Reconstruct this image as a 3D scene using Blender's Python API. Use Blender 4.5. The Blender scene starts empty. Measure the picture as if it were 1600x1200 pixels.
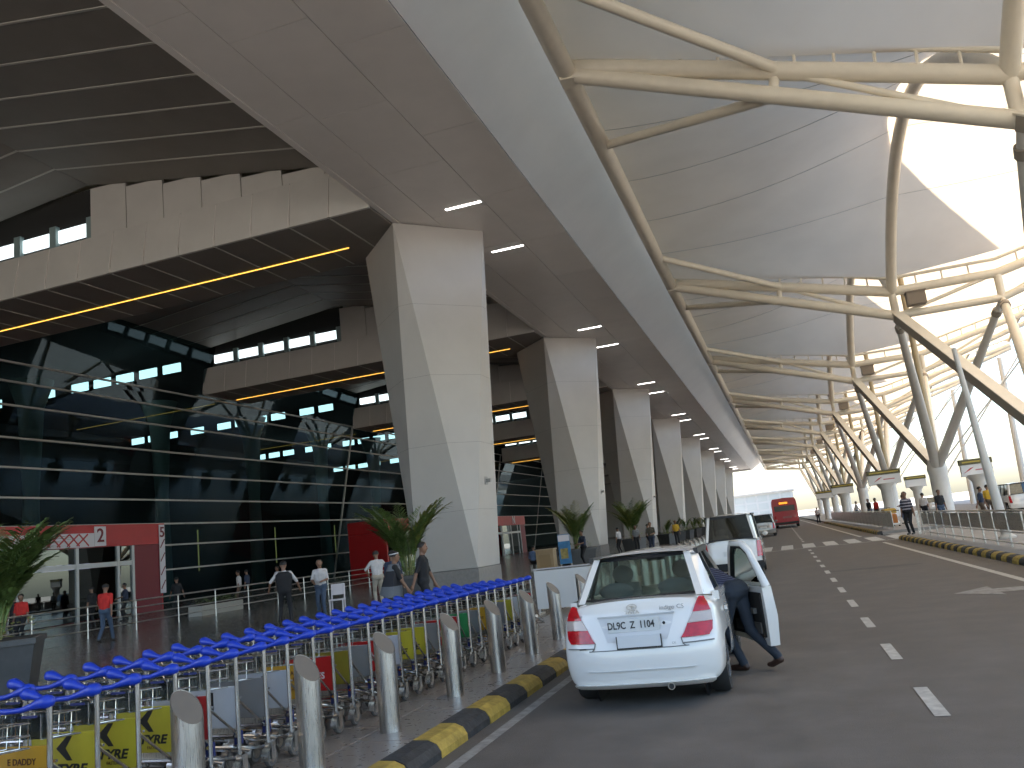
import bpy, bmesh, math, random
from mathutils import Vector, Matrix
from math import radians as rad, pi, sin, cos
random.seed(7)
scene = bpy.context.scene
COL = scene.collection

# ------------------------------------------------------------------ camera
EYE = 1.75
cam_d = bpy.data.cameras.new('camera'); cam = bpy.data.objects.new('camera', cam_d); COL.objects.link(cam)
cam_d.sensor_width = 36; cam_d.lens = 29.115; cam_d.clip_start = .05; cam_d.clip_end = 3000
_r = Vector((0.941769, 0.317334, -0.111222)); _d = Vector((-0.163379, 0.142728, -0.976184)); _f = Vector((-0.293902, 0.937512, 0.186262))
cam.matrix_world = Matrix(((_r.x, -_d.x, -_f.x, 0), (_r.y, -_d.y, -_f.y, 0), (_r.z, -_d.z, -_f.z, EYE), (0, 0, 0, 1)))
scene.camera = cam

# ------------------------------------------------------------------ sky, sun, exposure
SUN_EL, SUN_AZ = 33.0, -82.0          # azimuth from +Y, negative = from the left (behind the terminal)
w = bpy.data.worlds.new('World'); scene.world = w; w.use_nodes = True
nt = w.node_tree; bg = nt.nodes['Background']
sky = nt.nodes.new('ShaderNodeTexSky'); sky.sky_type = 'NISHITA'; sky.sun_disc = False
sky.sun_elevation = rad(SUN_EL); sky.sun_rotation = rad(SUN_AZ)
sky.air_density = 1.0; sky.dust_density = 1.8; sky.ozone_density = 1.0
nt.links.new(sky.outputs[0], bg.inputs[0]); bg.inputs[1].default_value = .10
sd = bpy.data.lights.new('sun', 'SUN'); so = bpy.data.objects.new('sun', sd); COL.objects.link(so)
sd.energy = 5.0; sd.angle = rad(.6); sd.color = (1, .93, .83)
sv = Vector((sin(rad(SUN_AZ)) * cos(rad(SUN_EL)), cos(rad(SUN_AZ)) * cos(rad(SUN_EL)), sin(rad(SUN_EL))))
so.rotation_euler = sv.to_track_quat('Z', 'Y').to_euler(); so.location = (-60, 0, 60)
scene.view_settings.view_transform = 'Standard'; scene.view_settings.look = 'None'
scene.view_settings.exposure = 2.55; scene.view_settings.gamma = 1.0; scene.view_settings.use_curve_mapping = False
scene.render.engine = 'CYCLES'
cy = scene.cycles
cy.use_denoising = True
try: cy.denoiser = 'OPENIMAGEDENOISE'
except Exception: pass
cy.use_adaptive_sampling = True; cy.adaptive_threshold = .03
cy.max_bounces = 8; cy.diffuse_bounces = 6; cy.glossy_bounces = 3; cy.transmission_bounces = 4; cy.transparent_max_bounces = 8
cy.sample_clamp_indirect = 8; cy.caustics_reflective = False; cy.caustics_refractive = False

# ------------------------------------------------------------------ materials
MATS = {}
def mat(name, col, rough=.5, metal=0., var=.0, vscale=3., bump=0., bscale=40., spec=.5, coat=0., emit=None, es=0., stretch=None, rvar=0.):
    if name in MATS: return MATS[name]
    m = bpy.data.materials.new(name); m.use_nodes = True; MATS[name] = m
    t = m.node_tree; b = t.nodes['Principled BSDF']
    c = (*col, 1)
    b.inputs['Base Color'].default_value = c; b.inputs['Roughness'].default_value = rough; b.inputs['Metallic'].default_value = metal
    b.inputs['Specular IOR Level'].default_value = spec; b.inputs['Coat Weight'].default_value = coat
    if emit: b.inputs['Emission Color'].default_value = (*emit, 1); b.inputs['Emission Strength'].default_value = es; m.cycles.emission_sampling = 'NONE'
    if var or bump or rvar:
        g = t.nodes.new('ShaderNodeNewGeometry'); src = g.outputs['Position']
        if stretch:
            mp = t.nodes.new('ShaderNodeMapping'); mp.inputs['Scale'].default_value = stretch
            t.links.new(src, mp.inputs[0]); src = mp.outputs[0]
        if var or rvar:
            n = t.nodes.new('ShaderNodeTexNoise'); n.inputs['Scale'].default_value = vscale; n.inputs['Detail'].default_value = 5; n.inputs['Roughness'].default_value = .62
            t.links.new(src, n.inputs['Vector'])
            mr = t.nodes.new('ShaderNodeMapRange'); mr.inputs[1].default_value = .3; mr.inputs[2].default_value = .7
            t.links.new(n.outputs[0], mr.inputs[0])
            if var:
                mx = t.nodes.new('ShaderNodeMix'); mx.data_type = 'RGBA'
                mx.inputs[6].default_value = tuple(max(0, x * (1 - var)) for x in col) + (1,)
                mx.inputs[7].default_value = tuple(min(1, x * (1 + var)) for x in col) + (1,)
                t.links.new(mr.outputs[0], mx.inputs[0]); t.links.new(mx.outputs[2], b.inputs['Base Color'])
            if rvar:
                m2 = t.nodes.new('ShaderNodeMapRange'); m2.inputs[3].default_value = max(.02, rough - rvar); m2.inputs[4].default_value = min(1, rough + rvar)
                t.links.new(mr.outputs[0], m2.inputs[0]); t.links.new(m2.outputs[0], b.inputs['Roughness'])
        if bump:
            n2 = t.nodes.new('ShaderNodeTexNoise'); n2.inputs['Scale'].default_value = bscale; n2.inputs['Detail'].default_value = 4
            t.links.new(src, n2.inputs['Vector'])
            bm_ = t.nodes.new('ShaderNodeBump'); bm_.inputs['Strength'].default_value = bump; bm_.inputs['Distance'].default_value = .02
            t.links.new(n2.outputs[0], bm_.inputs['Height']); t.links.new(bm_.outputs[0], b.inputs['Normal'])
    return m
def glass(name, tint, refl=.08, rough=.01, gcol=(.85, .95, .97)):
    if name in MATS: return MATS[name]
    m = bpy.data.materials.new(name); m.use_nodes = True; MATS[name] = m
    t = m.node_tree; t.nodes.clear(); o = t.nodes.new('ShaderNodeOutputMaterial')
    a = t.nodes.new('ShaderNodeBsdfTransparent'); a.inputs[0].default_value = (*tint, 1)
    g = t.nodes.new('ShaderNodeBsdfGlossy'); g.inputs['Roughness'].default_value = rough; g.inputs[0].default_value = (*gcol, 1)
    f = t.nodes.new('ShaderNodeFresnel'); f.inputs[0].default_value = 1.5
    ad = t.nodes.new('ShaderNodeMath'); ad.operation = 'ADD'; ad.inputs[1].default_value = refl; ad.use_clamp = True
    mx = t.nodes.new('ShaderNodeMixShader')
    t.links.new(f.outputs[0], ad.inputs[0]); t.links.new(ad.outputs[0], mx.inputs[0])
    t.links.new(a.outputs[0], mx.inputs[1]); t.links.new(g.outputs[0], mx.inputs[2]); t.links.new(mx.outputs[0], o.inputs[0])
    return m
def membrane_mat():
    m = bpy.data.materials.new('membrane'); m.use_nodes = True
    t = m.node_tree; t.nodes.clear(); o = t.nodes.new('ShaderNodeOutputMaterial')
    g = t.nodes.new('ShaderNodeNewGeometry'); n = t.nodes.new('ShaderNodeTexNoise'); n.inputs['Scale'].default_value = .35; n.inputs['Detail'].default_value = 6
    t.links.new(g.outputs['Position'], n.inputs['Vector'])
    r = t.nodes.new('ShaderNodeValToRGB'); r.color_ramp.elements[0].position = .3; r.color_ramp.elements[0].color = (.64, .58, .50, 1)
    r.color_ramp.elements[1].position = .7; r.color_ramp.elements[1].color = (.75, .69, .61, 1)
    t.links.new(n.outputs[0], r.inputs[0])
    d = t.nodes.new('ShaderNodeBsdfDiffuse'); tr = t.nodes.new('ShaderNodeBsdfTranslucent'); mx = t.nodes.new('ShaderNodeMixShader'); mx.inputs[0].default_value = .35
    t.links.new(r.outputs[0], d.inputs[0]); tr.inputs[0].default_value = (.82, .67, .49, 1)
    t.links.new(d.outputs[0], mx.inputs[1]); t.links.new(tr.outputs[0], mx.inputs[2]); t.links.new(mx.outputs[0], o.inputs[0])
    return m
M_ASPH = mat('asphalt', (.138, .124, .108), .78, var=.28, vscale=1.4, bump=.35, bscale=90, rvar=.12)
M_PAINTW = mat('road_paint', (.50, .49, .45), .7, var=.25, vscale=9)
M_PAINTOLD = mat('worn_road_paint', (.30, .29, .265), .75, var=.35, vscale=7)
M_GRAN = mat('dark_granite', (.115, .10, .09), .22, var=.25, vscale=14, rvar=.1)
M_GRAN2 = mat('grey_granite', (.21, .185, .16), .34, var=.18, vscale=16, rvar=.12)
M_MORTAR = mat('joint_mortar', (.05, .048, .045), .8)
M_KBLK = mat('kerb_black_paint', (.035, .036, .038), .65, var=.5, vscale=11, bump=.3, bscale=30)
M_KYEL = mat('kerb_yellow_paint', (.40, .28, .055), .65, var=.35, vscale=9, bump=.3, bscale=30)
M_CLAD = mat('white_cladding', (.50, .47, .44), .45, var=.045, vscale=.5, spec=.35)
M_SOFF = mat('soffit_panel', (.74, .69, .65), .42, var=.05, vscale=.4, spec=.4)
M_BEAM = mat('beam_panel', (.62, .585, .545), .5, var=.05, vscale=.5, spec=.3)
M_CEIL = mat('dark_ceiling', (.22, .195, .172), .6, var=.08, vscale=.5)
M_CEILJ = mat('ceiling_joint', (.52, .49, .45), .6)
M_JOINT = mat('panel_joint', (.22, .21, .20), .8)
M_PLINTH = mat('plinth_stone', (.22, .20, .185), .35, var=.15, vscale=8)
M_STEELW = mat('cream_steel', (.74, .67, .55), .38, var=.05, vscale=1.5, spec=.45)
M_STEELG = mat('pale_grey_steel', (.64, .61, .56), .4, var=.05, vscale=1.5)
M_STRUTB = mat('brown_grey_steel', (.30, .26, .21), .5, var=.08, vscale=1.5)
M_MEMB = membrane_mat()
M_SEAM = mat('membrane_seam', (.48, .44, .39), .7)
M_STAIN = mat('stainless', (.56, .54, .51), .30, 1., var=.06, vscale=6, stretch=(40, 40, 1), rvar=.08)
M_CHROME = mat('chrome_tube', (.62, .61, .59), .2, 1.)
M_BOLCAP = mat('bollard_cap', (.20, .19, .175), .5, .6)
M_MULL = mat('mullion_grey', (.42, .41, .39), .4, .3)
M_GLASSF = glass('facade_glass', (.20, .31, .325), .02, .01, (.26, .34, .38))
M_GLASSC = glass('car_glass', (.56, .66, .62), .04)
M_GLASSD = glass('dark_car_glass', (.10, .11, .11), .07)
M_BLACK = mat('black_plastic', (.015, .015, .016), .5)
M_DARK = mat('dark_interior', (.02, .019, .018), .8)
M_RUBBER = mat('rubber', (.022, .022, .022), .8)
M_GREYRUB = mat('grey_rubber', (.11, .105, .10), .75)
M_RED = mat('portal_red', (.42, .012, .014), .4, var=.08, vscale=1.)
M_DKRED = mat('portal_dark_red', (.17, .008, .016), .5)
M_WHITEP = mat('white_panel', (.62, .58, .60), .5)
M_LILAC = mat('lit_poster', (.6, .6, .75), .5, emit=(.62, .66, 1.0), es=.16)
M_BLUE = mat('trolley_blue', (.012, .045, .42), .38, spec=.45)
M_LAMPW = mat('lamp_white', (.9, .9, .9), .5, emit=(1, .97, .92), es=2.5)
M_LAMPY = mat('lamp_amber', (.9, .6, .2), .5, emit=(1, .50, .07), es=.45)
M_PANEGLOW = mat('clerestory_daylight', (.5, .8, .85), .5, emit=(.82, .97, 1.0), es=.4)  # glowing panes, no lamps: emission stands in for sky behind the clerestory
M_PANEGLOW2 = mat('clerestory_white_daylight', (.8, .9, .92), .5, emit=(.85, .97, 1.0), es=.3)
M_DAY = mat('hall_daylight', (.8,.9,.92), .5, emit=(.80,.98,1.0), es=.75)  # hall windows glow by emission in place of daylight behind them
M_CARW = mat('white_car_paint', (.76, .745, .71), .18, coat=.6, spec=.5)
M_CARS = mat('silver_car_paint', (.42, .41, .39), .25, .4, coat=.5)
M_CARK = mat('black_car_paint', (.03, .03, .035), .2, coat=.6)
M_BUSR = mat('bus_red', (.40, .016, .028), .3, coat=.3)
M_TAIL = mat('tail_lamp_red', (.46, .006, .012), .15, coat=.8, var=.25, vscale=16)
M_TAILC = mat('tail_lamp_clear', (.46, .37, .33), .15, coat=.8)
M_PLATE = mat('number_plate', (.60, .61, .60), .45)
M_SEAT = mat('seat_grey', (.32, .31, .29), .8)
M_SKIN = mat('skin', (.22, .115, .07), .55); M_HAIR = mat('hair', (.012, .010, .009), .6)
M_LEAF = mat('palm_leaf', (.12, .18, .05), .5, var=.4, vscale=6)
M_LEAF2 = mat('palm_leaf_yellow', (.22, .24, .06), .5, var=.3, vscale=6)
M_STEM = mat('palm_stem', (.16, .17, .06), .6, var=.3, vscale=10)
M_POT = mat('planter_grey', (.06, .06, .06), .45, var=.15, vscale=5)
M_SOIL = mat('soil', (.03, .022, .015), .95)

# ------------------------------------------------------------------ mesh helpers
class MB:
    def __init__(s): s.v = []; s.f = []
    def quad(s, a, b, c, d):
        n = len(s.v); s.v += [tuple(a), tuple(b), tuple(c), tuple(d)]; s.f.append((n, n+1, n+2, n+3)); return s
    def tri(s, a, b, c):
        n = len(s.v); s.v += [tuple(a), tuple(b), tuple(c)]; s.f.append((n, n+1, n+2)); return s
    def hexa(s, p):          # bottom 4 ccw, top 4 ccw
        n = len(s.v); s.v += [tuple(q) for q in p]
        for q in ((3,2,1,0),(4,5,6,7),(0,1,5,4),(1,2,6,5),(2,3,7,6),(3,0,4,7)): s.f.append(tuple(n+i for i in q))
        return s
    def box(s, x0, x1, y0, y1, z0, z1):
        return s.hexa([(x0,y0,z0),(x1,y0,z0),(x1,y1,z0),(x0,y1,z0),(x0,y0,z1),(x1,y0,z1),(x1,y1,z1),(x0,y1,z1)])
    def cbox(s, x0, x1, y0, y1, z0, z1, c):   # chamfered on the upper rim
        n = len(s.v)
        s.v += [(x0,y0,z0),(x1,y0,z0),(x1,y1,z0),(x0,y1,z0),(x0,y0,z1-c),(x1,y0,z1-c),(x1,y1,z1-c),(x0,y1,z1-c),(x0+c,y0+c,z1),(x1-c,y0+c,z1),(x1-c,y1-c,z1),(x0+c,y1-c,z1)]
        for q in ((3,2,1,0),(0,1,5,4),(1,2,6,5),(2,3,7,6),(3,0,4,7),(4,5,9,8),(5,6,10,9),(6,7,11,10),(7,4,8,11),(8,9,10,11)): s.f.append(tuple(n+i for i in q))
        return s
    def tube(s, p0, p1, r0, r1=None, n=10, cap=True):
        return s.path([p0, p1], [r0, r0 if r1 is None else r1], n, cap)
    def path(s, pts, r, n=8, cap=True):
        pts = [Vector(p) for p in pts]; r = r if isinstance(r, (list, tuple)) else [r] * len(pts)
        base = len(s.v); up = None
        for i, p in enumerate(pts):
            d = (pts[min(i+1, len(pts)-1)] - pts[max(i-1, 0)]).normalized()
            if up is None: up = Vector((0,0,1)) if abs(d.z) < .9 else Vector((1,0,0))
            a = d.cross(up)
            if a.length < 1e-5: a = d.cross(Vector((0,1,0)))
            a.normalize(); b = a.cross(d); up = b
            for k in range(n):
                t = 2*pi*k/n; s.v.append(tuple(p + (a*cos(t) + b*sin(t)) * r[i]))
        for i in range(len(pts)-1):
            for k in range(n):
                k2 = (k+1) % n; s.f.append((base+i*n+k, base+i*n+k2, base+(i+1)*n+k2, base+(i+1)*n+k))
        if cap:
            s.f.append(tuple(base+k for k in range(n))[::-1]); e = base+(len(pts)-1)*n; s.f.append(tuple(e+k for k in range(n)))
        return s
    def bar(s, p0, p1, wx, wz, side=None):    # rectangular bar between points
        p0 = Vector(p0); p1 = Vector(p1); d = (p1-p0).normalized()
        a = Vector(side) if side else d.cross(Vector((0,0,1)))
        if a.length < 1e-4: a = Vector((1,0,0))
        a.normalize(); b = a.cross(d).normalized(); a = a*wx/2; b = b*wz/2
        return s.hexa([p0-a-b, p0+a-b, p1+a-b, p1-a-b, p0-a+b, p0+a+b, p1+a+b, p1-a+b])
    def lathe(s, prof, axis='z', c=(0,0,0), n=16):
        base = len(s.v); c = Vector(c)
        for (r, h) in prof:
            for k in range(n):
                t = 2*pi*k/n
                q = {'z': (r*cos(t), r*sin(t), h), 'x': (h, r*cos(t), r*sin(t)), 'y': (r*sin(t), h, r*cos(t))}[axis]
                s.v.append(tuple(c + Vector(q)))
        for i in range(len(prof)-1):
            for k in range(n):
                k2 = (k+1) % n; s.f.append((base+i*n+k, base+i*n+k2, base+(i+1)*n+k2, base+(i+1)*n+k))
        s.f.append(tuple(base+k for k in range(n))[::-1]); e = base+(len(prof)-1)*n; s.f.append(tuple(e+k for k in range(n)))
        return s
    def grid(s, P):           # rows of points
        base = len(s.v); m = len(P[0])
        for row in P: s.v += [tuple(p) for p in row]
        for i in range(len(P)-1):
            for j in range(m-1): s.f.append((base+i*m+j, base+i*m+j+1, base+(i+1)*m+j+1, base+(i+1)*m+j))
        return s
    def ball(s, c, r, n=10, m=6):
        rx, ry, rz = r if isinstance(r, (tuple, list)) else (r, r, r)
        base = len(s.v); s.v.append((c[0], c[1], c[2]-rz))
        for i in range(1, m):
            ph = -pi/2 + pi*i/m
            for k in range(n): s.v.append((c[0]+rx*cos(ph)*cos(2*pi*k/n), c[1]+ry*cos(ph)*sin(2*pi*k/n), c[2]+rz*sin(ph)))
        s.v.append((c[0], c[1], c[2]+rz)); top = len(s.v)-1
        for k in range(n):
            k2 = (k+1) % n; s.f.append((base, base+1+k2, base+1+k)); s.f.append((top, base+1+(m-2)*n+k, base+1+(m-2)*n+k2))
            for i in range(m-2): s.f.append((base+1+i*n+k, base+1+i*n+k2, base+1+(i+1)*n+k2, base+1+(i+1)*n+k))
        return s
    def mesh(s, name, smooth=0):
        me = bpy.data.meshes.new(name); me.from_pydata(s.v, [], s.f); me.update()
        if smooth:
            for p in me.polygons: p.use_smooth = True
            me.set_sharp_from_angle(angle=rad(smooth))
        return me
    def build(s, name, m, parent=None, smooth=0, loc=None):
        return obj(name, s.mesh(name, smooth), m, parent, loc)
def obj(name, me, m=None, parent=None, loc=None, rotz=0):
    o = bpy.data.objects.new(name, me); COL.objects.link(o)
    if m is not None and me is not None and not me.materials: me.materials.append(m)
    if parent is not None: o.parent = parent
    if loc is not None: o.location = loc
    if rotz: o.rotation_euler.z = rotz
    return o
def tag(o, label, cat, group=None):
    o['label'] = label; o['category'] = cat
    if group: o['group'] = group
    return o
def thing(name, label, cat, loc=(0,0,0), rotz=0, group=None):
    o = obj(name, None, None, None, loc, rotz); o.empty_display_size = .2
    return tag(o, label, cat, group)
def struct(o): o['kind'] = 'structure'; return o
def copy_tree(o, parent=None):
    c = o.copy(); COL.objects.link(c); c.parent = parent
    for ch in list(o.children): copy_tree(ch, c)
    return c
_TXT = {}
def text_mesh(txt, size, ext=.002, bold=0., shear=0., font_w=1.):
    k = (txt, size, ext, bold, shear, font_w)
    if k not in _TXT:
        cu = bpy.data.curves.new('lettering', 'FONT'); cu.body = txt; cu.size = size; cu.extrude = ext; cu.offset = bold; cu.shear = shear
        cu.align_x = 'CENTER'; cu.align_y = 'CENTER'; cu.resolution_u = 3
        o = bpy.data.objects.new('lettering', cu); COL.objects.link(o)
        dg = bpy.context.evaluated_depsgraph_get(); me = bpy.data.meshes.new_from_object(o.evaluated_get(dg))
        bpy.data.objects.remove(o); bpy.data.curves.remove(cu); me.materials.clear()
        if font_w != 1.:
            for v in me.vertices: v.co.x *= font_w
        _TXT[k] = me
    return _TXT[k].copy()
ORD = ['nearest', 'second', 'third', 'fourth', 'fifth', 'sixth', 'seventh', 'eighth', 'ninth', 'tenth', 'eleventh', 'twelfth', 'thirteenth', 'fourteenth', 'fifteenth', 'sixteenth', 'seventeenth', 'eighteenth', 'nineteenth', 'twentieth', 'twenty-first', 'twenty-second', 'twenty-third', 'twenty-fourth', 'twenty-fifth', 'twenty-sixth', 'twenty-seventh', 'twenty-eighth', 'twenty-ninth', 'thirtieth', 'thirty-first', 'thirty-second']
def bend(x, Y): return x - .022 * (Y - 10)
# ================================================================== GROUND
PAV = .15; KX = -3.45; SP = 23.5; PY = [34.7 + SP*k for k in range(8)]; PX = -14.25
def zt(Y): return 16.1 - .02 * (Y - 34.6)
YS = [-30, 10, 40, 80, 130, 200, 400, 900]
g = MB(); g.quad((-900,-300,-.35), (900,-300,-.35), (900,1500,-.35), (-900,1500,-.35)); struct(g.build('ground', mat('far_ground', (.33,.31,.28), .9, var=.15, vscale=.05)))
g = MB(); g.grid([[(KX-.3, y, 0), (bend(4.9, y) if y < 200 else bend(4.9, 200), y, 0)] for y in YS]); road = struct(g.build('road', M_ASPH))
g = MB(); g.grid([[(bend(12.6, min(y, 200)), y, 0), (bend(24.5, min(y, 200)), y, 0)] for y in YS]); struct(g.build('outer_road', M_ASPH))
# lane dashes, one part each
y = 2.3; 
while y < 100:
    L = 1.15; x0 = .98 - .0146*y; x1 = .98 - .0146*(y+L)
    if not (40 < y+L and y < 46):
        MB().quad((x0-.06,y,.006), (x0+.06,y,.006), (x1+.06,y+L,.006), (x1-.06,y+L,.006)).build('lane_dash', M_PAINTW, road)
    y += 2.7
# edge lines
for nm, xa, xb, ya, yb, m in (('edge_line', -3.02, -2.90, -6, 150, M_PAINTOLD), ('edge_line', 3.95, 4.1, -6, 38.5, M_PAINTW), ('edge_line', 3.85, 4.0, 47, 150, M_PAINTW)):
    g = MB()
    n = 14
    def ex(x, q): return x if x < 0 else bend(x, q)
    g.grid([[(ex(xa, ya+(yb-ya)*i/n), ya+(yb-ya)*i/n, .005), (ex(xb, ya+(yb-ya)*i/n), ya+(yb-ya)*i/n, .005)] for i in range(n+1)]); g.build(nm, m, road)
# zebra crossing
for i in range(8):
    xa = -2.75 + i * .98
    MB().quad((xa,40.6,.008), (xa+.55,40.6,.008), (xa+.53,45.2,.008), (xa-.02,45.2,.008)).build('crossing_stripe', M_PAINTW, road)
MB().quad((-2.8,40.15,.007), (5.,40.15,.007), (5.,40.3,.007), (-2.8,40.3,.007)).build('crossing_line', M_PAINTW, road)
# painted arrow at the right
aw = MB(); ax, ay = 2.55, 16.6
aw.v += [(ax-.12,ay,.006),(ax+.55,ay-.75,.006),(ax+.55,ay-.3,.006),(ax+2.2,ay-.3,.006),(ax+2.2,ay+.3,.006),(ax+.55,ay+.3,.006),(ax+.55,ay+.75,.006)]; aw.f.append(tuple(range(7)))
aw.build('painted_arrow', M_PAINTOLD, road)
# tar repair patches / stains with their own shape
for (cx, cyy, rx, ry) in ((1.9, 24.5, 1.3, .4),):
    p = MB(); k = 18
    p.v = [(cx + rx*cos(2*pi*i/k)*random.uniform(.75,1.1), cyy + ry*sin(2*pi*i/k)*random.uniform(.75,1.1), .004) for i in range(k)]; p.f = [tuple(range(k))]
    p.build('tar_patch', mat('tar', (.075,.068,.06), .7, var=.2, vscale=5), road)

# left pavement with slabs
g = MB(); g.box(-46, KX, -20, 230, -.3, PAV-.012); pave = struct(g.build('pavement', M_MORTAR))
sl = MB(); sl.cbox(-.295,.295,-.595,.595,-.03,0,.006); sme = sl.mesh('paving_slab'); sme.materials.append(M_GRAN2)
cnt = 0
for ix in range(3):
    for iy in range(42):
        o = obj('paving_slab', sme, None, pave, (KX-.30-.6*ix, -2 + 1.2*iy + (.6 if ix % 2 else 0), PAV + random.uniform(-.002,.002)))
st = MB(); st.cbox(-1.19,1.19,-1.19,1.19,-.03,0,.006); tme = st.mesh('floor_tile'); tme.materials.append(M_GRAN)
for ix in range(17):
    for iy in range(17):
        obj('floor_tile', tme, None, pave, (KX-1.8-1.2-2.4*ix, 2.2+2.4*iy, PAV + random.uniform(-.002,.001)))
g = MB(); g.quad((-46,42,PAV-.004),(KX-1.8,42,PAV-.004),(KX-1.8,230,PAV-.004),(-46,230,PAV-.004)); g.build('floor_sheet', M_GRAN, pave)
g = MB(); g.quad((KX-1.8,48,PAV-.004),(KX,48,PAV-.004),(KX,230,PAV-.004),(KX-1.8,230,PAV-.004)); g.build('edge_paving', M_GRAN2, pave)
# left kerb
def kerb_blocks(name, xf, y0, y1, L, w_, h, flip=1):
    root = struct(MB().grid([[(xf(y0)-.03*flip, y0, .001), (xf(y0)+.0, y0, .001)], [(xf(y1)-.03*flip, y1, .001), (xf(y1), y1, .001)]]).build(name, M_KBLK))
    meshes = []
    for m in (M_KBLK, M_KYEL):
        b = MB(); n = len(b.v)
        pr = [(0,-.25),(0,h+.01),(w_*.55*flip,h+.005),(w_*.85*flip,h-.03),(w_*flip,h-.09),(w_*flip,-.25)]
        P = [[(x, -L/2+.006, z) for x, z in pr], [(x, L/2-.006, z) for x, z in pr]]
        b.grid(P); k = len(pr); b.f.append(tuple(range(k))); b.f.append(tuple(range(2*k-1, k-1, -1)))
        me = b.mesh('kerb_block'); me.materials.append(m); meshes.append(me)
    i = 0; y = y0 + L/2
    while y < y1:
        o = obj('kerb_block', meshes[i % 2], None, root, (xf(y) + random.uniform(-.006,.006), y, random.uniform(-.006,.004))); o.rotation_euler.z = random.uniform(-.006,.006)
        i += 1; y += L
    return root
kerb_blocks('left_kerb', lambda y: KX+.004, 2.6, 62, .62, .26, .15, 1)
kerb_blocks('right_kerb', lambda y: bend(5.05, y), 8, 40.0, .5, .24, .16, -1)
kerb_blocks('island_kerb', lambda y: bend(5.05, y), 47.5, 95, .5, .24, .16, -1)
# right island
for ya, yb in ((-10, 40), (47.5, 210)):
    g = MB(); a = bend(5.05, ya)+.002; b = bend(5.05, yb)+.002
    g.hexa([(a,ya,-.3),(bend(12.4,ya),ya,-.3),(bend(12.4,yb),yb,-.3),(b,yb,-.3),(a,ya,PAV),(bend(12.4,ya),ya,PAV),(bend(12.4,yb),yb,PAV),(b,yb,PAV)])
    struct(g.build('island_pavement', mat('island_paving', (.27,.255,.235), .6, var=.15, vscale=2)))
g = MB(); g.quad((4.6,40,.003),(12.4,40,.003),(12.2,47.5,.003),(4.4,47.5,.003)); struct(g.build('crossing_ramp', mat('ramp_concrete', (.30,.285,.26), .7, var=.12, vscale=2)))

# ================================================================== TERMINAL
term = thing('terminal_building', 'airport terminal front with white faceted pillars, wide soffit and dark sloping glass wall', 'building', (0,0,0))
Y0, Y1 = -12., 215.
# pillars (part) with facets as cladding panels
def pillar(Yc, k):
    T = zt(Yc); dx, dy = PX, Yc
    R = 3.1; top = [(-.3, -R), (2.75, .15), (-.3, R+.3), (-3.4, .15)]      # diamond: front, right, back, left
    s = 1.4; bot = [(s, -s), (s, s), (-s, s), (-s, -s)]                      # fr, br, bl, fl
    zb = .86
    o = obj('pillar', None, None, term, (dx, dy, 0))
    tp = [Vector((x, y, T - (0 if i != 3 else .0))) for i, (x, y) in enumerate(top)]; bt = [Vector((x, y, zb)) for x, y in bot]
    # 8 facets of the antiprism, each split in courses with recessed joints
    core = MB(); c = .975
    fac = []
    for i in range(4):
        A, B = bt[(i+3) % 4], bt[i]      # bottom edge fl-fr, fr-br ...
        fac.append((A, B, tp[i], 'b')); fac.append((tp[i], tp[(i+1) % 4], B, 't'))
    inner = lambda v: Vector((v.x*c, v.y*c, v.z))
    for A, B, C_, kd in fac: core.tri(inner(A), inner(B), inner(C_)) if kd == 'b' else core.tri(inner(B), inner(A), inner(C_))
    ob = core.build('pillar', M_JOINT, term, loc=(dx, dy, 0)); bpy.data.objects.remove(o); o = ob
    cuts = [zb, 3.3, 6.2, 9.2, 12.4, T] if k < 3 else [zb, T]
    for A, B, C_, kd in fac:
        # triangle with horizontal edge A-B and apex C
        def at(z):
            t = (z - A.z) / (C_.z - A.z); return A.lerp(C_, t), B.lerp(C_, t)
        for z0, z1 in zip(cuts[:-1], cuts[1:]):
            gp = .005 if k < 3 else 0
            za = z0 + (gp if z0 > zb else 0); zc = z1 - (gp if z1 < T else 0)
            if kd == 'b' and z1 >= T: zc = T - .001
            if kd == 't' and z0 <= zb: za = zb + .001
            l0, r0 = at(za); l1, r1 = at(zc)
            m = MB()
            m.quad(l0, r0, r1, l1)
            pn = m.build('cladding_panel', M_CLAD, o)
    MB().box(-s-.03, s+.03, -s-.03, s+.03, -.0, zb-.02).build('plinth', M_PLINTH, o)
    return o
PILL = [pillar(Y, k) for k, Y in enumerate(PY)]
# call box on the first pillars, small notice
for k in range(3):
    b = MB(); b.box(1.42, 1.75, -.35, .0, 4.35, 4.7); b.box(1.75, 1.95, -.25, -.1, 4.45, 4.6)
    b.build('wall_camera', mat('camera_grey', (.33,.32,.31), .5), PILL[k])
MB().box(1.47, 1.476, -.9, -.55, 1.9, 2.6).build('notice_sheet', mat('paper', (.7,.69,.67), .7), PILL[0])

# soffit: panels in three strips, plus the inclined fascia out to the tube
SX = [-14.35, -12.9, -10.3, -8.05]
core = MB(); core.grid([[(x, y, zt(y)+.10) for x in (-14.4, -8.0)] for y in (Y0, Y1)]); soff = core.build('soffit', M_JOINT, term)
def strip_panel(name, x0, z0, x1, z1, ya, yb, m, par, gap=.012):
    b = MB(); g_ = gap
    P = [(x0+g_, ya+g_), (x1-g_, ya+g_), (x1-g_, yb-g_), (x0+g_, yb-g_)]
    zz = lambda x, y: zt(y) + z0 + (z1-z0)*(x-x0)/(x1-x0)
    b.hexa([(x, y, zz(x, y)) for x, y in P] + [(x, y, zz(x, y)+.05) for x, y in P]); return b.build(name, m, par)
for j in range(3):
    ln = [5.875, 4.7, 5.875][j]; y = -7 + [0, 1.6, 3.1][j]
    while y < 206:
        strip_panel('soffit_panel', SX[j], [0,0,0][j], SX[j+1], 0, y, min(y+ln, Y1), M_SOFF, soff); y += ln
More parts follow.
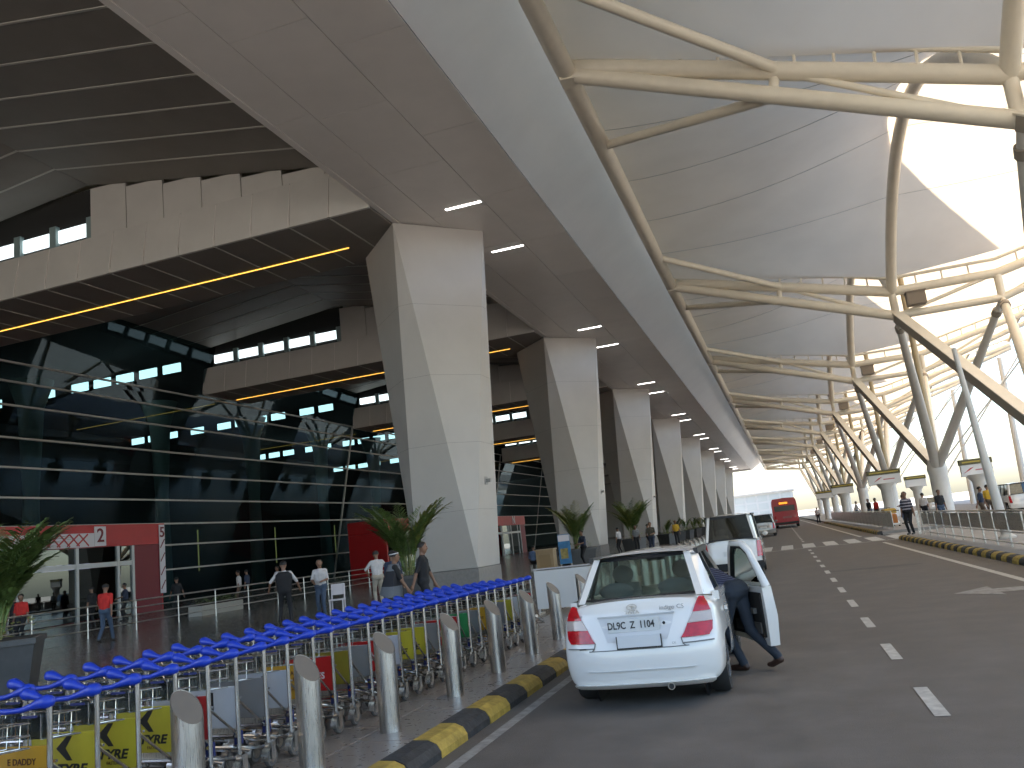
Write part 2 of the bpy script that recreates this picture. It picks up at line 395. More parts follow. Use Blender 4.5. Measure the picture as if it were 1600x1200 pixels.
# left edge lip
b = MB(); b.hexa([(-14.6,Y0,zt(Y0)-.02),(-14.36,Y0,zt(Y0)-.02),(-14.36,Y1,zt(Y1)-.02),(-14.6,Y1,zt(Y1)-.02),(-14.6,Y0,zt(Y0)+2.6),(-14.36,Y0,zt(Y0)+2.6),(-14.36,Y1,zt(Y1)+2.6),(-14.6,Y1,zt(Y1)+2.6)]); b.build('soffit_edge', M_SOFF, term)
# fascia: one smooth sheet rising slightly to the tube
b = MB(); b.grid([[(x, y, zt(y)+h) for x, h in ((-8.03,.02),(-6.4,1.0),(-4.9,1.9),(-4.85,2.4),(-5.7,6.5))] for y in (Y0, 60, 120, Y1)]); fas = b.build('fascia', mat('fascia_grey', (.64,.60,.555), .34, var=.04, vscale=.4), term)
# roof slab above everything, ends over the tube
b = MB(); b.hexa([(-76,Y0,25.5),(-5.6,Y0,21.8),(-5.6,Y1,18.4),(-76,Y1,23.5),(-76,Y0,28),(-5.6,Y0,24.6),(-5.6,Y1,21.6),(-76,Y1,26)]); b.build('roof', mat('roof_sheet', (.5,.49,.47), .6), term)
b = MB(); b.hexa([(-5.59,Y0,21.2),(.8,Y0,21.6),(.8,Y1,19.2),(-5.59,Y1,18.6),(-5.59,Y0,22.2),(.8,Y0,22.2),(.8,Y1,19.8),(-5.59,Y1,19.8)]); b.build('shade_slab', mat('roof_sheet', (.5,.49,.47), .6), term)  # unseen slab added to shade the left part of the fabric
# slot lights either side of each pillar
for k, Y in enumerate(PY):
    for dy in (-2.95, 2.95):
        yy = Y+dy; b = MB(); b.box(-12.05, -10.42, yy-.075, yy+.075, zt(yy)-.012, zt(yy)+.02); b.build('slot_light', M_LAMPW, soff)
# transverse beams
XF = -41.8
def beam(Yc, k):
    T = zt(Yc); X0 = -14.62
    core = MB()
    # flat underside then rising rear underside
    yA, yB, yC = Yc-5.15, Yc+.6, Yc+5.4
    core.hexa([(XF,yA+.14,T+.06),(X0,yA+.14,T+.06),(X0,yB,T+.06),(XF,yB,T+.06),(XF,yA+.42,T+2.1),(X0,yA+.42,T+2.1),(X0,yB,T+4),(XF,yB,T+4)])
    core.hexa([(XF,yB,T+.06),(X0,yB,T+.06),(X0,yC,T+2.0),(XF,yC,T+2.0),(XF,yB,T+4),(X0,yB,T+4),(X0,yC,T+4),(XF,yC,T+4)])
    o = core.build('beam', M_JOINT, term)
    n = 14; w_ = (X0-XF)/n
    full = k < 3
    for i in range(n if full else 1):
        a = XF + w_*i; b_ = a + w_ if full else X0
        g_ = .025
        m = MB(); m.hexa([(a+g_,yA-.02,T+.0),(b_-g_,yA-.02,T+.0),(b_-g_,yA+.12,T+.0),(a+g_,yA+.12,T+.0),(a+g_,yA+.28,T+2.15),(b_-g_,yA+.28,T+2.15),(b_-g_,yA+.4,T+2.15),(a+g_,yA+.4,T+2.15)]); m.build('beam_panel', M_BEAM, o)
        if full:
            MB().box(a-g_, a+g_, yA-.05, yA+.0, T+.02, T+.03+.4).hexa([(a-g_*.8,yA-.035,T+.4),(a+g_*.8,yA-.035,T+.4),(a+g_*.8,yA+.05,T+.4),(a-g_*.8,yA+.05,T+.4),(a-g_*.8,yA+.265,T+2.1),(a+g_*.8,yA+.265,T+2.1),(a+g_*.8,yA+.36,T+2.1),(a-g_*.8,yA+.36,T+2.1)]).build('joint_trim', M_SOFF, o)
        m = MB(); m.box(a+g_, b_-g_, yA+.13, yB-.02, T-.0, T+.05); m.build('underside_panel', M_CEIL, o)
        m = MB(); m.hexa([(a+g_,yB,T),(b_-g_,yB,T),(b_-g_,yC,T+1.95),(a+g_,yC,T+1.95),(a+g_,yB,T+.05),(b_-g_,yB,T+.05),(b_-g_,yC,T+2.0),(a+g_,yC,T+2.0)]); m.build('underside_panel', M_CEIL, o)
        if full:
            MB().box(a-.04, a+.04, yA+.15, yB-.1, T-.016, T+.02).build('joint_strip', M_CEILJ, o)
    # upstand wall between band and ceiling, pillar side
    xs = -29.6; q = 7
    for i in range(q if full else 1):
        wq = (X0-xs)/q if full else X0-xs; a = xs + wq*i
        zc = lambda x: T + 1.9 + .185*(X0 - x)
        MB().hexa([(a+.02,yA+.32,T+2.16),(a+wq-.02,yA+.32,T+2.16),(a+wq-.02,yA+.45,T+2.16),(a+.02,yA+.45,T+2.16),(a+.02,yA+.32,zc(a)),(a+wq-.02,yA+.32,zc(a+wq)+.3),(a+wq-.02,yA+.45,zc(a+wq)+.3),(a+.02,yA+.45,zc(a))]).build('upstand_panel', M_BEAM, o)
    # clerestory windows further in
    x = xs - .5
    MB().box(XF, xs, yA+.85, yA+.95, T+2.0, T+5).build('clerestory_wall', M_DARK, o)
    i = 0
    while x - 1.9 > XF:
        MB().box(x-1.9, x, yA+.72, yA+.84, T+2.55, T+3.2).build('clerestory_window', M_PANEGLOW2 if k < 2 else M_PANEGLOW, o)
        MB().box(x, x+.4, yA+.55, yA+.8, T+2.3, T+3.4).build('window_mullion', mat('clerestory_mullion', (.25,.33,.33), .5), o)
        x -= 2.3; i += 1
    # warm strip lamp let into the underside
    if k < 5: MB().box(XF+.4, -17.6, Yc-1.62, Yc-1.56, T-.03, T-.002).build('strip_lamp', M_LAMPY, o)
    # the same clerestory and strip lamp carry on inside the hall
    if k < 5:
        x = -44.5
        while x > -71:
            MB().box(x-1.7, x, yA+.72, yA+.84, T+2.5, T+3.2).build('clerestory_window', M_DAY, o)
            x -= 2.35 if random.random() < .7 else 3.6
        MB().box(-58, -43.5, Yc-1.62, Yc-1.58, T-.03, T-.002).build('strip_lamp', mat('dim_amber', (.6,.4,.15), .5, emit=(1,.5,.07), es=.16), o)
    # haunch that meets the pillar head
    MB().hexa([(-20,Yc-3.2,T-.35),(-14.7,Yc-4.0,T-.02),(-14.7,Yc-3.1,T-.02),(-18,Yc-.6,T-.35),(-20,Yc-3.2,T-.0),(-14.7,Yc-4.0,T+.02),(-14.7,Yc-3.1,T+.02),(-18,Yc-.6,T+.0)]).build('beam_haunch', M_BEAM, o) if False else None
    return o
for k, Y in enumerate(PY): beam(Y, k)
# dark ceilings between the beams: two slopes, boards with pale joints
def ceiling(ya, yb, k, fine):
    n = max(1, int(round((yb-ya)/1.95))) if fine else 1
    wy = (yb-ya)/n
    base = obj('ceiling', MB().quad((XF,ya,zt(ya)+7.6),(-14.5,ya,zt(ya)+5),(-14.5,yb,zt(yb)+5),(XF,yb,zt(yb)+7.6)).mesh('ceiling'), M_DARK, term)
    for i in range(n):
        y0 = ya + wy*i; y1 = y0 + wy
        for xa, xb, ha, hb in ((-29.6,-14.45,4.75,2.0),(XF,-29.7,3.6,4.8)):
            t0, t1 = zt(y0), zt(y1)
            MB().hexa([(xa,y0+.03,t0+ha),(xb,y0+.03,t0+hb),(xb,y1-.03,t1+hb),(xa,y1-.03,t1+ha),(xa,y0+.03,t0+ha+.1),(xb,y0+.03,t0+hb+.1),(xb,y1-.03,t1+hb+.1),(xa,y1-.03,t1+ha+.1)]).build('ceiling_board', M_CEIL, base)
            if fine: MB().bar((xa,y0,t0+ha+.01),(xb,y0,t0+hb+.01),.10,.07).build('joint_strip', M_CEILJ, base)
ceiling(Y0, PY[0]-4.8, 0, True)
for k in range(7): ceiling(PY[k]+5.3, PY[k+1]-4.8, k+1, k < 2)

# glass wall, leaning outward
def gx(z): return -42 - (15.6 - z) * .224
MZ = [.15, 2.6, 4.4, 5.95, 7.65, 9.4, 11.1, 12.95, 14.3, 15.4, 21]
VY = [-8, 29.7, 53.2, 76.7, 100.2, 123.7, 147.2, 170.7, 200]
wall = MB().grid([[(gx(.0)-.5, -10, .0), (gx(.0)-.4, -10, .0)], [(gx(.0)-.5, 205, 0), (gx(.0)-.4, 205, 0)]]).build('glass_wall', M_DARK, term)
for a, b_ in zip(VY[:-1], VY[1:]):
    for z0, z1 in zip(MZ[:-1], MZ[1:]):
        j = random.uniform(-.015, .015)
        MB().quad((gx(z0)+j,a,z0),(gx(z0)-j,b_,z0),(gx(z1)-j*.5,b_,z1),(gx(z1)+j*.5,a,z1)).build('pane', M_GLASSF, wall)
    for z in MZ[1:-1]:
        MB().box(gx(z)-.02, gx(z)+.14, a+.03, b_-.03, z-.055, z+.055).build('mullion', M_MULL, wall)
    if b_ > 60: MB().bar((gx(0)+.05,b_,.1),(gx(15.4)+.05,b_,15.4),.16,.16).build('mullion', M_MULL, wall)
# interior
hall = MB().quad((-75,-12,.14),(-46.1,-12,.14),(-46.1,210,.14),(-75,210,.14)).build('hall_floor', M_GRAN, term)
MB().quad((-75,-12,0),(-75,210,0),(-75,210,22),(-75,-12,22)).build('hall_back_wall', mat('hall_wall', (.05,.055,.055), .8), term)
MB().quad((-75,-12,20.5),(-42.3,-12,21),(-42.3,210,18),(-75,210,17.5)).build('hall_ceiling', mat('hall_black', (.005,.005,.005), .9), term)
MB().quad((-75,210.5,0),(-16,210.5,0),(-16,210.5,22),(-75,210.5,22)).build('end_wall', M_CLAD, term)
MB().quad((-75,-12.5,0),(-46.2,-12.5,0),(-46.2,-12.5,22),(-75,-12.5,22)).build('near_wall', M_BEAM, term)
M_HCOL = mat('hall_column', (.28,.34,.32), .6)
for i in range(9):
    yy = 20 + 13.5*i
    MB().lathe([(.75,.14),(.55,9),(.9,15.5),(1.6,17.6)], c=(-52.5, yy, 0), n=12).build('hall_column', M_HCOL, term, 40)
for i in range(7):
    yy = 30 + 13.1*i
    MB().box(-56.05, -56, yy, yy+.14, 2.4, 6.4).build('hall_light', mat('hall_lamp', (.8,.7,.3), .5, emit=(.9,.75,.25), es=.07), term)

# entrance portals
def portal(Ya, Yb, lab, detail, D=8.6):
    xf = -36.; o = thing('entrance_portal', lab, 'entrance', (xf, (Ya+Yb)/2, PAV), 0, 'red entrance portals along the terminal front')
    L = (Yb-Ya)/2; m = MB()
    h = 5.05
    MB().box(-D, -.02, -L, L, h-1.2, h).build('header', M_RED, o)
    MB().box(-D, -.25, L-.32, L, 0, h-1.22).build('side_wall', M_RED, o)
    MB().box(-D, -.25, -L, -L+.3, 0, h-1.22).build('side_wall', M_RED, o)
    MB().box(-.35, -.03, L-2.55, L-.35, 0, h-1.22).build('corner_panel', M_DKRED, o)
    MB().box(-D+.05, -D+.1, -L+.4, L-.4, 0, h-1.3).build('back_screen', M_DARK, o)
    M_FR = mat('portal_frame', (.42,.42,.42), .4, .4)
    xs = [-L+.3, -2.45, -.15, 2.0, L-2.55]
    for j, yy in enumerate([-L+2.0, -3.9, -.25, 2.6, L-2.6]):
        MB().box(-.16, .02, yy-.09, yy+.09, 0, h-1.21).build('door_frame', M_FR, o)
    MB().box(-.15, .0, -L+.32, L-2.6, 2.75, 3.0).build('transom', M_FR, o)
    ys = [-L+2.0, -3.9, -.25, 2.6, L-2.6]
    for a, b_ in zip(ys[:-1], ys[1:]):
        MB().box(-.09, -.07, a+.1, b_-.1, .05, 2.74).build('glass_pane', M_GLASSD, o)
        MB().box(-.09, -.07, a+.1, b_-.1, 3.01, h-1.23).build('glass_pane', M_GLASSD, o)
    if detail:
        # white lattice panels on the header and posts
        p = MB().box(.0, .04, -L+.2, .88, h-1.18, h-.45).build('lattice_panel', M_WHITEP, o)
        q = MB().box(.0, .04, L-.5, L-.05, .95, h-.08).build('lattice_post', M_WHITEP, o)
        q2 = MB().box(.0, .04, -.0+.9, 1.7, h-1.16, h-.1).build('lattice_panel', M_WHITEP, o)
        for i in range(10):
            y0 = -L+.4+i*.62
            MB().bar((.05,y0,h-1.1),(.05,y0+.75,h-.5),.03,.07).build('lattice_bar', M_RED, p)
            MB().bar((.055,y0+.8,h-1.12),(.055,y0+.15,h-.48),.03,.06).build('lattice_bar', M_RED, p)
        for i in range(4):
            z0 = 1.2+i*.8
            MB().bar((.05,L-.45,z0),(.05,L-.1,z0+.5),.03,.05).build('lattice_bar', M_DKRED, q)
        t = text_mesh('2', 1.05, .01, .012); e = obj('gate_number', t, M_DKRED, o, (.06,1.3,h-.62)); e.rotation_euler = (pi/2,0,pi/2)
        t = text_mesh('5', .85, .01, .012); e = obj('gate_number', t, M_DKRED, o, (.06,L-.28,h-.55)); e.rotation_euler = (pi/2,0,pi/2)
        s_ = MB().box(-.62, -.6, -1.9, 1.2, .9, 3.6).build('lit_poster', M_LILAC, o)
        for i in range(5):
            y0 = -1.85+.6*i
            MB().bar((-.58,y0,2.95),(-.58,y0+.6,3.55),.02,.09).build('poster_bar', M_DARK, s_)
    return o
portal(29, 41.6, 'red entrance portal with white lattice panels and glass doors behind the near railing', True)
portal(71, 83.6, 'red entrance portal partly hidden behind the nearest big white pillar', False, 4.2)
p3 = portal(101, 113.6, 'far red entrance portal seen between the first and second big pillars', False, 4.2)
e = obj('portal_letter', text_mesh('N', 1.5, .01, .03), M_WHITEP, p3, (.03, 1.2, 4.45)); e.rotation_euler = (pi/2,0,pi/2)

# ================================================================== CANOPY
can = thing('fabric_canopy', 'cream steel tree columns and trusses carrying white tensioned fabric over the road', 'canopy', (0,0,0))
TY = [24.2 + SP*k for k in range(-1, 9)]
def zl(Y): return 16.3 - .04*(Y-24.2) if Y < 47.7 else 15.36 - .018*(Y-47.7)
ZN = 11.3
def Lp(Y): return Vector((-4.55, Y, zl(Y)))
def Np(Y, dz=0): return Vector((bend(7.8, Y), Y, ZN+dz))
def Rp(Y, dz=0): return Vector((bend(12.9, Y), Y, ZN+dz))
def Ep(Y, dz=0): return Vector((bend(25.5, Y), Y, 15.4+dz))
edge = MB().path([Lp(-12), Lp(24), Lp(47.7), Lp(90), Lp(213)], .32, 14).build('edge_tube', M_STEELW, can, 50)
for k, Y in enumerate(TY):
    far = k > 5
    nn = 8 if far else 14
    L, N, R, E_ = Lp(Y), Np(Y), Rp(Y), Ep(Y)
    Nt, Rt = Np(Y, 1.35), Rp(Y, 1.35); Lt = L + Vector((.35, 0, .12)); Et = E_ + Vector((0,0,.3))
    tr = MB().path([Lt, Nt], .28, nn).build('truss', M_STEELW, can, 50)
    def part(nm, a, b, r, m=M_STEELW, r1=None): return MB().tube(a, b, r, r1, nn).build(nm, m, tr, 50)
    part('bottom_chord', L+Vector((.3,0,-.15)), N, .26)
    part('top_chord', Nt, Rt, .24); part('bottom_chord', N, R, .2); part('top_chord', Rt, Et, .24); part('bottom_chord', R, E_, .2)
    part('node_post', N, Nt, .2); part('node_post', R, Rt, .2)
    mid = L.lerp(N, .5); midt = Lt.lerp(Nt, .5)
    part('web_post', mid, midt, .15)
    part('web_diagonal', midt, N, .11); part('web_diagonal', R, Rt.lerp(Et, .5), .11); part('web_diagonal', N, Rt, .1)
    # gusset where truss meets edge tube
    MB().hexa([L+Vector(v) for v in ((-.2,-.35,-.35),(.75,-.12,-.3),(.75,.12,-.3),(-.2,.35,-.35),(-.2,-.35,.35),(.75,-.12,.4),(.75,.12,.4),(-.2,.35,.35))]).build('gusset', M_STEELW, tr)
    # braces out to the edge tube
    for s in (-1, 1):
        if Y + s*5.2 > -10:
            part('brace', Lp(Y+s*5.2), (midt if s < 0 else mid) + Vector((0, s*.15, 0)), .17)
    # clamp rail carrying the fabric, on little posts
    rl0, rl1, rl2 = Lt+Vector((.2,0,.75)), Nt+Vector((0,0,.75)), Rt+Vector((0,0,.75)); rl3 = Et+Vector((0,0,.7))
    MB().path([rl0, rl1, rl2, rl3], .09, 8).build('clamp_rail', M_STEELW, tr, 50)
    if not far:
        for a, b, c_, d_ in ((Lt, Nt, rl0, rl1), (Nt, Rt, rl1, rl2), (Rt, Et, rl2, rl3)):
            q = int((b-a).length/1.05)
            for i in range(1, q): MB().tube(a.lerp(b, i/q), c_.lerp(d_, i/q), .05, None, 6).build('rail_post', M_STEELW, tr, 50)
    # lamp housing beside the node
    if k >= 1:
        c_ = Np(Y, .75) + Vector((1.0,-.4,-.1)); MB().box(c_.x-.45, c_.x+.45, c_.y-.5, c_.y+.2, c_.z-.35, c_.z+.3).box(c_.x-.5, c_.x+.5, c_.y-.55, c_.y+.25, c_.z+.3, c_.z+.36).build('flood_light', mat('lamp_box', (.2,.16,.12), .5), tr)
RISE = 4.6
def memb(Ya, Yb, u, t):
    Y = Ya + (Yb-Ya)*t; up = Vector((0,0,2.15))
    a = Lp(Y)+Vector((-.18,0,.42)); n = Np(Y)+up; r = Rp(Y)+up; e = Ep(Y)+Vector((0,0,1.05))
    h = 4*t*(1-t)
    if u <= 1:
        p = a.lerp(n, u); p.z += RISE*h*(u**1.15) - .5*sin(pi*u)*(1-h)*.0 - .35*sin(pi*u)*h; 
    else:
        p = n.lerp(e, u-1); s_ = u-1; p.z += RISE*h*(1-.55*s_) - .6*sin(pi*s_)
    return p
for k in range(len(TY)-1):
    Ya, Yb = TY[k], TY[k+1]; nu, ntt = (16, 14) if k < 5 else (10, 8)
    for nm, u0, u1 in (('fabric_panel', 0, 1), ('fabric_panel', 1, 2)):
        g = MB(); g.grid([[memb(Ya, Yb, u0+(u1-u0)*i/nu, j/ntt) for j in range(ntt+1)] for i in range(nu+1)]); fp = g.build(nm, M_MEMB, can, 180)
        if k < 5:
            for t in (.2, .4, .6, .8):
                MB().path([memb(Ya, Yb, u0+(u1-u0)*i/12, t) - Vector((0,0,.03)) for i in range(13)], .013, 5, False).build('seam', M_SEAM, fp)
    nn = 8 if k > 5 else 14
    MB().path([memb(Ya, Yb, 1, j/16) - Vector((0,0,.35 + .45*(1-4*(j/16)*(1-j/16)))) for j in range(17)], .27, nn).build('arch_tube', M_STEELW, can, 60)
    MB().path([memb(Ya, Yb, 2, j/16) - Vector((0,0,.3)) for j in range(17)], .15, 8).build('arch_tube', M_STEELW, can, 60)
    if k >= 1: MB().tube(Np(Ya), Np(Yb), .001, None, 6) if False else None
    # tree column under the middle of the bay
    Yc = (Ya+Yb)/2
    if Yc > 8:
        c_ = Vector((bend(10.3, Yc), Yc, 0))
        col = MB().lathe([(.62,0),(.62,.15),(.55,.3),(.55,2.9),(.62,3.3),(.5,3.9)], c=c_, n=18).build('tree_column', M_STEELG, can, 50)
        for tgt, m, r1 in ((Np(Yb), M_STRUTB, .26), (Np(Ya), M_STEELG, .24), (Rp(Ya), M_STEELG, .24), (Rp(Yb), M_STEELW, .24)):
            b = c_ + Vector((0,0,3.3)); dv = (tgt-b).normalized(); t_ = tgt - dv*.25
            if m is M_STRUTB:
                g = MB(); g.bar(b+dv*.3, t_, .52, .46); g.build('strut', m, col)
                MB().bar(b+dv*.6+Vector((.0,0,.26)), t_+Vector((0,0,.26)), .56, .05).build('strut_cap', M_STEELW, col)
            else: MB().path([b+dv*.2, b+dv*((t_-b).length*.5), t_-dv*.9, t_], [.3, .27, .19, .13], nn).build('strut', m, col, 50)
            MB().tube(t_-dv*.95, t_-dv*.6, .25, None, 10).build('strut_collar', M_STRUTB, col, 50)
        if k > 1: MB().tube(c_+Vector((.1,.1,3.4)), memb(Ya,Yb,1.15,.5)-Vector((0,0,1.5)), .22, .18, 10).build('mast', mat('ochre_steel', (.42,.34,.21), .5), col, 50)
        if k < 5:
            for dx in (-3.2, 3.4):
                MB().tube(c_+Vector((.4 if dx>0 else -.4,0,2.8)), Vector((bend(19.5 if dx>0 else 19.5,Yc),Yc+dx,13.2)), .05, None, 6).build('stay_rod', M_STEELG, col)
# outer row of slim columns
for k in range(1, 7):
    Y = TY[k]
    c_ = Vector((bend(24.0, Y), Y, 0))
    MB().path([c_, c_+Vector((.3,0,14.6))], [.35,.22], 12).build('outer_column', M_STEELG, can, 50)

# ================================================================== BOLLARDS
def bollard_proto():
    r, n = .1, 22; b = MB()
    bot = [(r*cos(2*pi*i/n), r*sin(2*pi*i/n), 0) for i in range(n)]
    top = [(x, y, .80 - .95*x + .35*y) for x, y, _ in bot]
    b.v = bot + top; b.f = [(i, (i+1) % n, n+(i+1) % n, n+i) for i in range(n)]
    body = b.mesh('tube', 30); body.materials.append(M_STAIN)
    c = MB(); t2 = [(x*.97, y*.97, z-.004) for x, y, z in top]; c.v = t2 + [(x, y, z-.02) for x, y, z in t2]; c.f = [tuple(range(n))] + [(n+i, n+(i+1) % n, (i+1) % n, i) for i in range(n)]
    cap = c.mesh('slanted_cap'); cap.materials.append(M_BOLCAP)
    return body, cap
BB, BC = bollard_proto()
BY = [4.62, 6.02, 7.36, 8.95, 10.4, 11.85, 13.3, 15.2] + [17.2 + 1.6*i for i in range(17)]
for i, Y in enumerate(BY):
    lab = ORD[i] + ' slant-cut steel bollard' + (' beside the near end of the trolley row' if i == 0 else ' along the kerb, counted from the camera') if i < 8 else ORD[i] + ' slant-cut steel bollard along the kerb, beyond the white sedan, counted from the camera'
    t = thing('steel_bollard', lab, 'bollard', (-3.87, Y, PAV), random.uniform(-.05,.05), 'steel bollards along the left kerb')
    obj('tube', BB, None, t); obj('slanted_cap', BC, None, t)

# ================================================================== LUGGAGE TROLLEYS
def tmesh(mb, name, m, smooth=40):
    me = mb.mesh(name, smooth); me.materials.append(m); return me
T_POST = tmesh(MB().path([(0,0,.2),(0,0,.955)], .0165, 8), 'post', M_CHROME)
h = MB(); hp = [(-.31,.0,0.97),(-.275,-.0,0.97),(-.23,-.005,0.963),(-.17,-.015,0.948),(-.1,-.02,0.932),(0,-.022,0.928),(.1,-.02,0.932),(.17,-.015,0.948),(.23,-.005,0.963),(.275,0,0.97),(.31,0,0.97),(.332,0,0.968)]
h.path([(-.332,0,0.968)] + hp, [.012,.036,.043,.034,.021,.017,.017,.017,.021,.034,.043,.036,.012], 10); T_HAND = tmesh(h, 'handle', M_BLUE, 60)
k = MB()
for z in (.75, .82, .89): k.path([(-.27,.02,z),(-.27,.26,z-.02),(.27,.26,z-.02),(.27,.02,z)], .005, 5)
for x in (-.2,-.1,0,.1,.2): k.path([(x,.03,.89),(x,.03,.75),(x,.25,.73),(x,.26,.87)], .004, 5)
k.path([(-.24,-.01,.84),(-.2,-.03,.91),(-.12,-.03,.91),(-.09,-.01,.84),(-.09,0,.75)], .006, 5)
T_BASK = tmesh(k, 'wire_basket', M_CHROME)
T_TRAY = tmesh(MB().box(-.26,.26,.035,.045,.75,.88), 'clear_tray', glass('clear_plastic', (.62,.60,.57), .04, .15))
T_STRP = tmesh(MB().box(.05,.17,.026,.031,.875,.89), 'blue_strip', mat('strip_blue', (.02,.03,.16), .5))
f = MB()
for s in (-1, 1):
    f.path([(s*.27,.0,.34),(s*.25,.3,.27),(s*.2,.85,.13),(s*.12,.95,.12)], .014, 7)
    f.path([(s*.3,.0,.62),(s*.24,.45,.3),(s*.2,.8,.2)], .011, 6)
    f.path([(s*.3,0,.24),(s*.29,.12,.2)], .012, 6)
for yy, z in ((.0,.34),(.3,.27),(.6,.2),(.85,.14)): f.path([(-.25+yy*.06,yy,z),(.25-yy*.06,yy,z)], .011, 6)
f.path([(-.12,.95,.12),(.12,.95,.12)], .014, 7)
f.path([(-.3,.05,.62),(.3,.05,.62)], .01, 6)
T_FRAME = tmesh(f, 'base_frame', M_CHROME)
T_JNT = tmesh(MB().box(-.025,.025,.02,.07,.27,.37), 'blue_joint', mat('joint_blue', (.015,.025,.12), .5))
wl = MB(); wl.lathe([(.045,-.018),(.072,-.02),(.08,-.01),(.08,.01),(.072,.02),(.045,.018)], 'x', n=16); T_TYRE = tmesh(wl, 'wheel', M_GREYRUB, 40)
hb = MB(); hb.lathe([(.015,-.024),(.046,-.021),(.046,.021),(.015,.024)], 'x', n=14); T_HUB = tmesh(hb, 'hub', M_STAIN, 40)
fd = MB()
P = []
for i in range(8):
    a = rad(-10 + 27*i); P.append([(sx*.032, -.092*cos(a), .092*sin(a)) for sx in (-1,-.7,.7,1)])
fd.grid(P); fd.box(-.034,-.028,-.03,.03,-.01,.12); fd.box(.028,.034,-.03,.03,-.01,.12); T_FEND = tmesh(fd, 'wheel_guard', M_STAIN, 40)
ADC = {'yellow': (.60,.50,.04), 'orange': (.62,.33,.025), 'red': (.55,.018,.018), 'white': (.62,.62,.63), 'green': (.04,.30,.09), 'dull yellow': (.30,.25,.03), 'steel': (.25,.24,.23)}
T_AD = {}
for c, v in ADC.items():
    b = MB(); b.cbox(-.275,.275,-.16,.16,-.012,0,.004); T_AD[c] = tmesh(b, 'ad_panel', mat('ad_' + c.replace(' ', '_'), v, .42, var=.06, vscale=4), 0)
T_FOOT = tmesh(MB().box(-.26,.26,.025,.04,.35,.395), 'panel_edge', M_STAIN)
M_INK = mat('print_black', (.012,.012,.012), .6); M_INKW = mat('print_white', (.7,.7,.7), .6); M_INKR = mat('print_red', (.45,.02,.02), .6); M_INKB = mat('print_brown', (.10,.03,.01), .6)
chev = MB(); chev.v = [(-.06,0,0),(.03,.075,0),(.075,.075,0),(.02,0,0),(.075,-.075,0),(.03,-.075,0)]; chev.f = [(0,3,2,1),(0,5,4,3)]
SEQ = ['red','yellow','orange','yellow','yellow','yellow','white','white','steel','white','orange','red','dull yellow','steel','red','white','yellow','yellow','steel','red','white','green','steel','orange','white','steel','yellow','white','steel','red']
def trolley(x, y, i, row):
    c = SEQ[i] if row == 0 else 'steel'
    nm = ORD[i]
    if row == 0: lab = f'{nm} luggage trolley from the camera in the kerbside row, {c} advert panel, blue handle'
    else: lab = f'{nm} luggage trolley from the camera in the row behind the kerbside trolleys, blue handle'
    t = thing('luggage_trolley', lab, 'trolley', (x + random.uniform(-.012,.012), y + random.uniform(-.03,.03), PAV), random.uniform(-.03,.03), 'nested luggage trolleys')
    for s in (-1, 1): obj('post', T_POST, None, t, (s*.3,0,0))
    obj('handle', T_HAND, None, t)
    obj('wire_basket', T_BASK, None, t); obj('clear_tray', T_TRAY, None, t); obj('blue_strip', T_STRP, None, t)
    obj('base_frame', T_FRAME, None, t)
    for s in (-1, 1): obj('blue_joint', T_JNT, None, t, (s*.26,0,0))
    for wx, wy in ((-.3,.02),(.3,.02),(0,.9)):
        o = obj('wheel', T_TYRE, None, t, (wx,wy,.08)); obj('hub', T_HUB, None, o); obj('wheel_guard', T_FEND, None, o)
    if row == 0:
        p = obj('ad_panel', T_AD[c], None, t, (0,.02,.555)); p.rotation_euler.x = pi/2
        obj('panel_edge', T_FOOT, None, t)
        def pr(txt, size, m, px, py, bold=.0, sh=0., fw=1.):
            o = obj('print', text_mesh(txt, size, .0008, bold, sh, fw), m, p, (px,py,.002))
        if c == 'yellow':
            me = chev.mesh('print'); obj('print', me, M_INK, p, (-.0,.06,.002)) if i < 6 else None
            pr('TYRE', .085, M_INK, .06, -.07, .003, .25, 1.25)
            pr('FASTER', .03, M_INKB, .06, -.125)
        elif c == 'orange':
            pr('E DADDY', .052, M_INKB, .06, .07, .001); pr('TRAVEL IS HERE', .05, M_INKB, .04, .015, .001); pr('travel.in', .04, M_INKB, .05, -.07)
        elif c == 'red': pr('RES', .085, M_INKW, .12, -.02, .002)
        elif c == 'white':
            if i % 2 == 0:
                MBk = MB().box(.17,.272,-.158,.158,.0,.002); MBk.build('print', M_INKR, p)
                pr('welcome', .035, M_INKR, .04, -.08)
            else:
                MB().box(.0,.05,-.02,.12,0,.002).build('print', M_INK, p)
    return t
for i in range(30): trolley(-4.72, 3.35 + .362*i, i, 0)
for i in range(28): trolley(-5.5, 3.9 + .362*i, i, 1)

